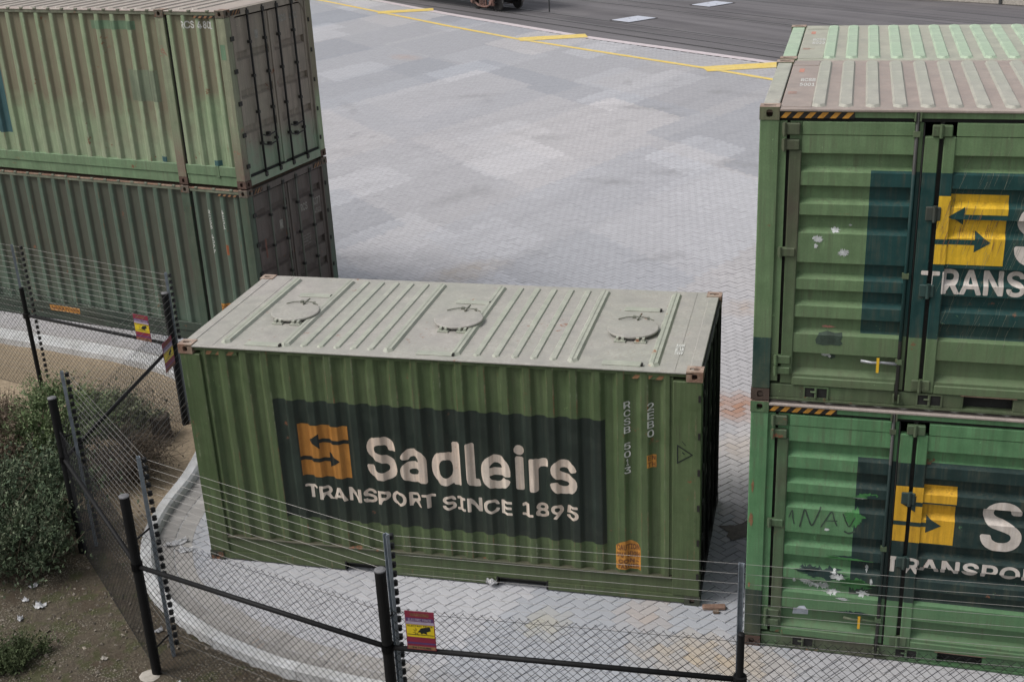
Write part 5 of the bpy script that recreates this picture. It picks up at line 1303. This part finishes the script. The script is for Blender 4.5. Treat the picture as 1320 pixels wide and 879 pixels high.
# ================================================================== plants
m_leaf = vcol('foliage', .75, .25, noise_scale=12); m_twig = vcol('twig', .9, .1)
def shrub(name, label, loc, rx, ry, h, nclump, nleaf, ls, cols, twig, seed, ntwig=0, base=.15, cat='shrub', group=None):
    r = np.random.default_rng(seed); root = empty(name, loc); tag(root, label, cat, group)
    cl = []
    for _ in range(nclump):
        while True:
            u = r.uniform(-1, 1, 3)
            if u[0] ** 2 + u[1] ** 2 + (u[2] * .9) ** 2 < 1 and np.linalg.norm(u) > .35: break
        z = base + (u[2] + 1) / 2 * (h - base); cl.append(np.array([u[0] * rx, u[1] * ry, z]))
    V, F, T = [], [], []
    for c in cl:
        shade = r.uniform(.6, 1.25); col = np.array(cols[r.integers(len(cols))]) * shade; up = np.array([c[0] * .5, c[1] * .5, .9]); up /= np.linalg.norm(up)
        cs = r.uniform(.12, .30) * max(rx, .5)
        for _ in range(nleaf):
            p = c + r.normal(0, 1, 3) * cs * np.array([1, 1, .8]); dvec = up * .9 + r.normal(0, .6, 3); dvec /= np.linalg.norm(dvec); sv = np.cross(dvec, r.normal(size=3)); sv /= np.linalg.norm(sv) + 1e-9
            l = ls * r.uniform(.6, 1.4); w = l * .22; b = len(V)
            if p[2] < .02: p[2] = .02 + .05 * r.random()
            V += [(p - sv * w * .3).tolist(), (p + dvec * l * .5 - sv * w).tolist(), (p + dvec * l).tolist(), (p + dvec * l * .5 + sv * w).tolist()]; F.append([b, b + 1, b + 2, b + 3]); T.append((col * r.uniform(.7, 1.35)).tolist())
    for c in cl if nleaf > 30 else []:
        for _ in range(22):
            dv = np.array([c[0] / rx * .7, c[1] / ry * .7, .9]) + r.normal(0, .5, 3); dv /= np.linalg.norm(dv); Ls = r.uniform(.12, .48) * max(h, .6); k0 = r.uniform(.75, 1.45); col = np.array(cols[r.integers(len(cols))]) * k0
            for q in np.linspace(.1, 1, 20):
                p = c + r.normal(0, .04, 3) * 0 + dv * Ls * q + r.normal(0, .008, 3)
                if p[2] < .02: continue
                d2 = dv * .8 + r.normal(0, .55, 3); d2 /= np.linalg.norm(d2); sv = np.cross(d2, r.normal(size=3)); sv /= np.linalg.norm(sv) + 1e-9; l = ls * r.uniform(.5, 1.1) * (1.15 - .5 * q); w = l * .18; b = len(V)
                V += [(p - sv * w * .3).tolist(), (p + d2 * l * .5 - sv * w).tolist(), (p + d2 * l).tolist(), (p + d2 * l * .5 + sv * w).tolist()]; F.append([b, b + 1, b + 2, b + 3]); T.append((col * r.uniform(.75, 1.3)).tolist())
    if nleaf:
        me = bpy.data.meshes.new('foliage'); me.from_pydata(V, [], F); me.materials.append(m_leaf); me.update(); set_tint(me, T); link('foliage', me, root)
    mb = MB(); tt = []
    def twigs(a, b, r0, n=3):
        a, b = np.array(a), np.array(b); mid = (a + b) / 2 + r.normal(0, .06, 3); f0 = len(mb.f); mb.tube([a, mid, b], [r0, r0 * .7, r0 * .35], n, cap=False); k = r.uniform(.6, 1.3); tt.extend([[twig[0] * k, twig[1] * k, twig[2] * k]] * (len(mb.f) - f0))
    for c in cl: twigs((r.normal(0, .06), r.normal(0, .06), -.05), c, .010)
    for _ in range(ntwig):
        c = cl[r.integers(len(cl))]; p = c + r.normal(0, .10, 3); q = p + r.normal(0, 1, 3) * np.array([.16, .16, .16]) + np.array([c[0] * .12, c[1] * .12, .06]); q[2] = max(q[2], .02); p[2] = max(p[2], .02); twigs(p, q, .0045)
    me = mb.mesh('stems', m_twig); set_tint(me, tt); link('stems', me, root); return root
GR = [(.085, .118, .065), (.105, .135, .082), (.066, .098, .058), (.125, .145, .092)]; GR2 = [(.13, .18, .08), (.16, .20, .10), (.11, .15, .07)]; DRY = [(.13, .10, .075), (.16, .125, .09)]
SG = 'shrubs along the fence'
shrub('green_shrub', 'big grey green bushy shrub at the left edge, outside the fence', (-2.75, -.10, 0), 1.00, .95, 1.00, 70, 70, .066, GR, (.10, .08, .06), 1, 200, group=SG)
shrub('green_shrub', 'low grey green shrub in the left corner, in front of the bigger bush', (-2.20, -.80, 0), .72, .52, .66, 34, 70, .062, GR, (.10, .08, .06), 2, 140, group=SG)
shrub('feathery_shrub', 'lighter green upright feathery shrub just behind the round fence post', (-3.15, 1.75, 0), .66, .62, 1.15, 44, 60, .070, GR2, (.11, .10, .065), 3, 140, group=SG)
shrub('feathery_shrub', 'pale green shrub beside the sand, seen through the thin wires', (-3.00, 2.85, 0), .72, .42, .60, 30, 50, .062, [(.14, .17, .095), (.17, .18, .115)], (.14, .12, .09), 4, 140, group=SG)
shrub('dry_shrub', 'brown dry twiggy shrub at the left edge, behind the green ones', (-4.05, 1.45, 0), .85, .75, 1.10, 50, 32, .055, DRY, (.14, .108, .082), 5, 900, group=SG)
shrub('dry_shrub', 'dark dead brush lying inside the fence corner by the sand', (-2.12, 1.75, 0), .48, .66, .46, 40, 30, .05, [(.10, .08, .06), (.12, .105, .078)], (.105, .084, .066), 6, 800, group=SG)
shrub('dry_shrub', 'thin bare twigs standing on the sand near the corner post', (-2.75, 3.30, 0), .42, .28, .50, 18, 3, .05, DRY, (.16, .13, .10), 7, 90, group=SG)
shrub('weed', 'low green weed clump on the dirt in the bottom left corner', (-1.18, -2.35, 0), .30, .26, .09, 16, 34, .05, [(.055, .075, .032), (.07, .088, .04)], (.06, .07, .04), 8, 0, .02, 'weed')
# sparse grass and dead stalks on the dirt
r = np.random.default_rng(11); V, F, T = [], [], []
for _ in range(2600):
    x, y = r.uniform(-4.5, .4), r.uniform(-3.6, 1.0)
    if kerb_side(np.array([x]), np.array([y]))[0] > -.35 or mnoise.noise(Vector((x * 1.3, y * 1.3, 9))) < .02: continue
    z = gz_at(x, y); a = r.uniform(0, 6.28); l = r.uniform(.03, .11); dx, dy = math.cos(a) * l * .7, math.sin(a) * l * .7; w = .004; b = len(V)
    V += [(x - w, y, z), (x + w, y, z), (x + dx, y + dy, z + l * .6)]; F.append([b, b + 1, b + 2]); g_ = r.random(); T.append([.06 + .10 * g_, .085 + .06 * g_, .028 + .05 * g_])
me = bpy.data.meshes.new('grass'); me.from_pydata(V, [], F); me.materials.append(m_leaf); me.update(); set_tint(me, T); tag(link('grass', me), kind='stuff')

# old stump against the fence
m_bark = plain('stump_bark', (0.062, 0.045, 0.034), .95, .35, 12, alt=(.09, .068, .05))
t = empty('tree_stump', (-2.32, 3.02, 0)); tag(t, 'dark brown stump beside the foot of the black corner post', 'stump')
mb = MB(); rings = []
for z, k in ((-.05, 1.15), (.06, .98), (.22, .92), (.36, 1.0)):
    rings.append([mb.pt((math.cos(a) * .145 * k * (1 + .12 * math.sin(3 * a + 1)), math.sin(a) * .145 * k * (1 + .12 * math.sin(3 * a + 1)), z + (.02 * math.sin(2 * a) if z > .3 else 0))) for a in np.linspace(0, 2 * math.pi, 18, endpoint=False)])
for A, B in zip(rings, rings[1:]):
    for k in range(18): mb.f.append([A[k], A[(k + 1) % 18], B[(k + 1) % 18], B[k]]); mb.mi.append(0)
mb.build('trunk', m_bark, t)
mb = MB(); mb.disc_stack((0, 0, .335), [(.140, 0), (.12, .022), (.03, .03)], 14); mb.build('cut_top', plain('stump_cut', (.10, .08, .06), .95, .3, 20), t)

# ------------------------------------------------------------------ litter
m_lit = plain('white_plastic', (0.44, 0.44, 0.45), .45, .1, 20); m_card = plain('cardboard', (0.16, 0.145, 0.13), .9, .2, 8)
def crumple(name, label, cat, loc, sx, sy, sz, seed, mat, rz=0, group=None):
    r = random.Random(seed); mb = MB(); N = 7; P = [[None] * N for _ in range(N)]
    for i in range(N):
        for j in range(N):
            u, v = i / (N - 1) - .5, j / (N - 1) - .5; e = 1 - .35 * r.random(); P[i][j] = mb.pt((u * sx * e, v * sy * e, abs(sz * (.25 - u * u - v * v) * 2.2) * (.5 + r.random()) + .006))
    for i in range(N - 1):
        for j in range(N - 1): mb.f.append([P[i][j], P[i + 1][j], P[i + 1][j + 1], P[i][j + 1]]); mb.mi.append(0)
    o = mb.build(name, mat); o.location = loc; o.rotation_euler = (0, 0, rz); tag(o, label, cat, group); return o
crumple('plastic_bag', 'torn white plastic bag on the paving between the kerb and the dark green container', 'plastic bag', (-.60, .24, .006), .36, .12, .08, 1, m_lit, .7)
crumple('plastic_bag', 'translucent scrap of plastic next to the white bag by the kerb', 'plastic bag', (-.42, .10, .006), .22, .16, .05, 2, plain('clear_plastic', (.42, .42, .43), .4, .1))
crumple('paper_scrap', 'tiny white paper scrap on the paving by the lower left corner of the container', 'paper', (-.52, 1.16, .006), .07, .05, .03, 3, m_lit)
crumple('cardboard_sheet', 'flat grey cardboard sheet in the gap between the containers', 'cardboard', (6.38, 1.70, .006), .42, .40, .015, 4, m_card, .5)
LG = 'litter on the dirt outside the fence'
for i, (x, y, s, lb) in enumerate([(-1.55, -1.35, .16, 'crumpled pale plastic under the shrub, left of the stony track'), (-1.85, -1.0, .12, 'dirty white wrapper among the shrub stems at the left edge'), (-1.63, -1.62, .11, 'small white cup lid on the dirt at the left edge'), (-1.78, -1.28, .10, 'white scrap below the wrapper at the shrub foot'),
                                  (.12, -1.55, .11, 'white tissue caught inside the mesh left of the near corner post'), (.30, -2.0, .10, 'white plastic scrap at the foot of the near corner post'), (-.22, -2.15, .09, 'pale stone coloured paper lump on the dirt near the corner post'), (.78, -2.37, .09, 'white scrap on the gravel right of the corner post')]):
    crumple('litter', lb, 'litter', (x, y, gz_at(x, y) + .005), s, s * .7, s * .55, 20 + i, m_lit if i != 6 else m_conc, i, LG)
o = crumple('plastic_bag', 'small knotted white bag stuck at the fork pocket of the dark green container', 'plastic bag', (3.63, -.02, .045), .14, .08, .09, 40, m_lit)
# brick-sized broken timber by the fence at the right
t = empty('broken_pallet_block', (6.22, -.02, .0), .2); tag(t, 'short piece of brown broken timber on the paving between the containers', 'timber'); mb = MB(); mb.cbox(-.13, .13, -.04, .04, .004, .05, .012); mb.build('plank', plain('old_timber', (.19, .12, .09), .9, .3, 14), t); mb = MB(); mb.cbox(-.02, .05, -.11, -.052, .004, .04, .008); mb.build('offcut', plain('old_timber_dark', (.12, .085, .06), .9, .3, 14), t)

# ================================================================== rail wagon at the top edge
m_bog = plain('bogie_rust', (0.20, 0.115, 0.095), .85, .3, 4, alt=(.12, .08, .07)); m_whl = plain('wheel_dark', (0.022, 0.021, 0.021), .6, .2); m_wag = plain('wagon_dark', (0.04, 0.042, 0.042), .7, .3, 2); m_tyre = plain('wheel_tread', (.22, .21, .20), .4, .15, metal=.6)
RA, RB = 31.78, 33.0
wag = empty('rail_wagon', NV * ((RA + RB) / 2) + DV * (-42.4) + Vector((0, 0, -.012)), math.atan2(DV.y, DV.x)); tag(wag, 'rail wagon with rusty pink bogie standing on the dark asphalt at the top edge', 'rail wagon')
hg = (RB - RA) / 2
def wheelset(x, par):
    for sgn in (-1, 1):
        mb = MB(); mb.disc_stack((x, sgn * hg, .43), [(.10, -.07), (.34, -.05), (.425, -.055), (.43, .05), (.34, .045), (.10, .07)], 24, axis='y'); w = mb.build('wheel', m_whl, par)
        mb = MB(); mb.disc_stack((x, sgn * hg, .43), [(.431, -.045), (.434, .04)], 24, axis='y'); mb.build('tread', m_tyre, w)
    mb = MB(); mb.tube([(x, -hg - .28, .43), (x, hg + .28, .43)], .07, 10); mb.build('axle', m_whl, par, True)
for bxx in (1.55, -10.5):
    for dx in (-.95, .95): wheelset(bxx + dx, wag)
    for sgn in (-1, 1):
        y = sgn * (hg + .25); T = lambda p, y=y, sgn=sgn, bxx=bxx: (bxx + p[0], y + sgn * p[1], p[2])
        mb = MB(T)
        for s2 in (-1, 1):
            mb.cbox(s2 * .85 - .16, s2 * .85 + .16, -.06, .10, .26, .60, .03); mb.disc_stack((s2 * .85, .10, .43), [(.13, 0), (.13, .06), (.08, .09)], 12, axis='y') if False else None
            mb.tube([(s2 * .85, .0, .56), (s2 * .45, .02, .72), (0, .02, .76)], .075, 8); mb.tube([(s2 * .72, .02, .34), (s2 * .38, .03, .20), (0, .03, .18)], .055, 8)
            mb.tube([(s2 * .28, .02, .20), (s2 * .26, .02, .74)], .06, 6)
        f = mb.build('side_frame', m_bog, wag)
        for k in (-.13, 0, .13):
            mb = MB(T)
            for zz in np.linspace(.26, .60, 6): mb.disc_stack((k, .04, zz), [(.058, 0), (.062, .018), (.058, .036)], 10)
            mb.build('spring', m_bog, f)
        for s2 in (-1, 1):
            mb = MB(T); mb.tube([(s2 * .85, .08, .43), (s2 * .85, .17, .43)], [.13, .10], 12); mb.build('axle_box', m_bog, f)
mb = MB(); mb.box(-12.3, 3.35, -1.25, 1.25, 1.02, 1.32); mb.box(-12.2, 3.25, -.25, .25, .72, 1.018); mb.build('underframe', m_wag, wag)
mb = MB(); mb.cbox(-12.25, 3.3, -1.3, 1.3, 1.322, 3.4, .05); mb.build('body', m_wag, wag)
mb = MB(); mb.box(3.351, 3.75, -.12, .12, .80, 1.02); mb.box(3.751, 3.9, -.17, .17, .76, 1.06); mb.build('coupler', m_whl, wag)
mb = MB(); mb.tube([(3.38, -.9, 1.1), (3.45, -.9, .45), (3.45, -.55, .45)], .03, 6); mb.build('hand_step', m_whl, wag)
mb = MB(); mb.tube([(-6.30, 49.68, -.02), (-6.30, 49.68, 2.2)], .035, 8); mk = mb.build('marker_post', m_wag); tag(mk, 'thin dark post standing just right of the rail wagon', 'post')
# low concrete edge with stacked things beyond the asphalt, top right
mb = MB(); A = Vector((9.5, 53.2, 0)); B = Vector((40, 34.5, 0)); d = (B - A).normalized(); n = Vector((-d.y, d.x, 0))
T = lambda p: tuple(A + d * p[0] + n * p[1] + Vector((0, 0, p[2])))
plat = empty('loading_platform', (0, 0, 0)); tag(plat, 'low pale concrete platform edge beyond the asphalt at the top right', 'platform')
mb = MB(T); mb.cbox(0, 34, .0, 3, -.02, .9, .03); mb.build('platform_wall', m_conc, plat)
for k in range(8):
    mb = MB(T); mb.box(2.2 + k * 4.0, 2.34 + k * 4.0, -.05, -.002, 0, .88); mb.build('pilaster', m_wag, plat)
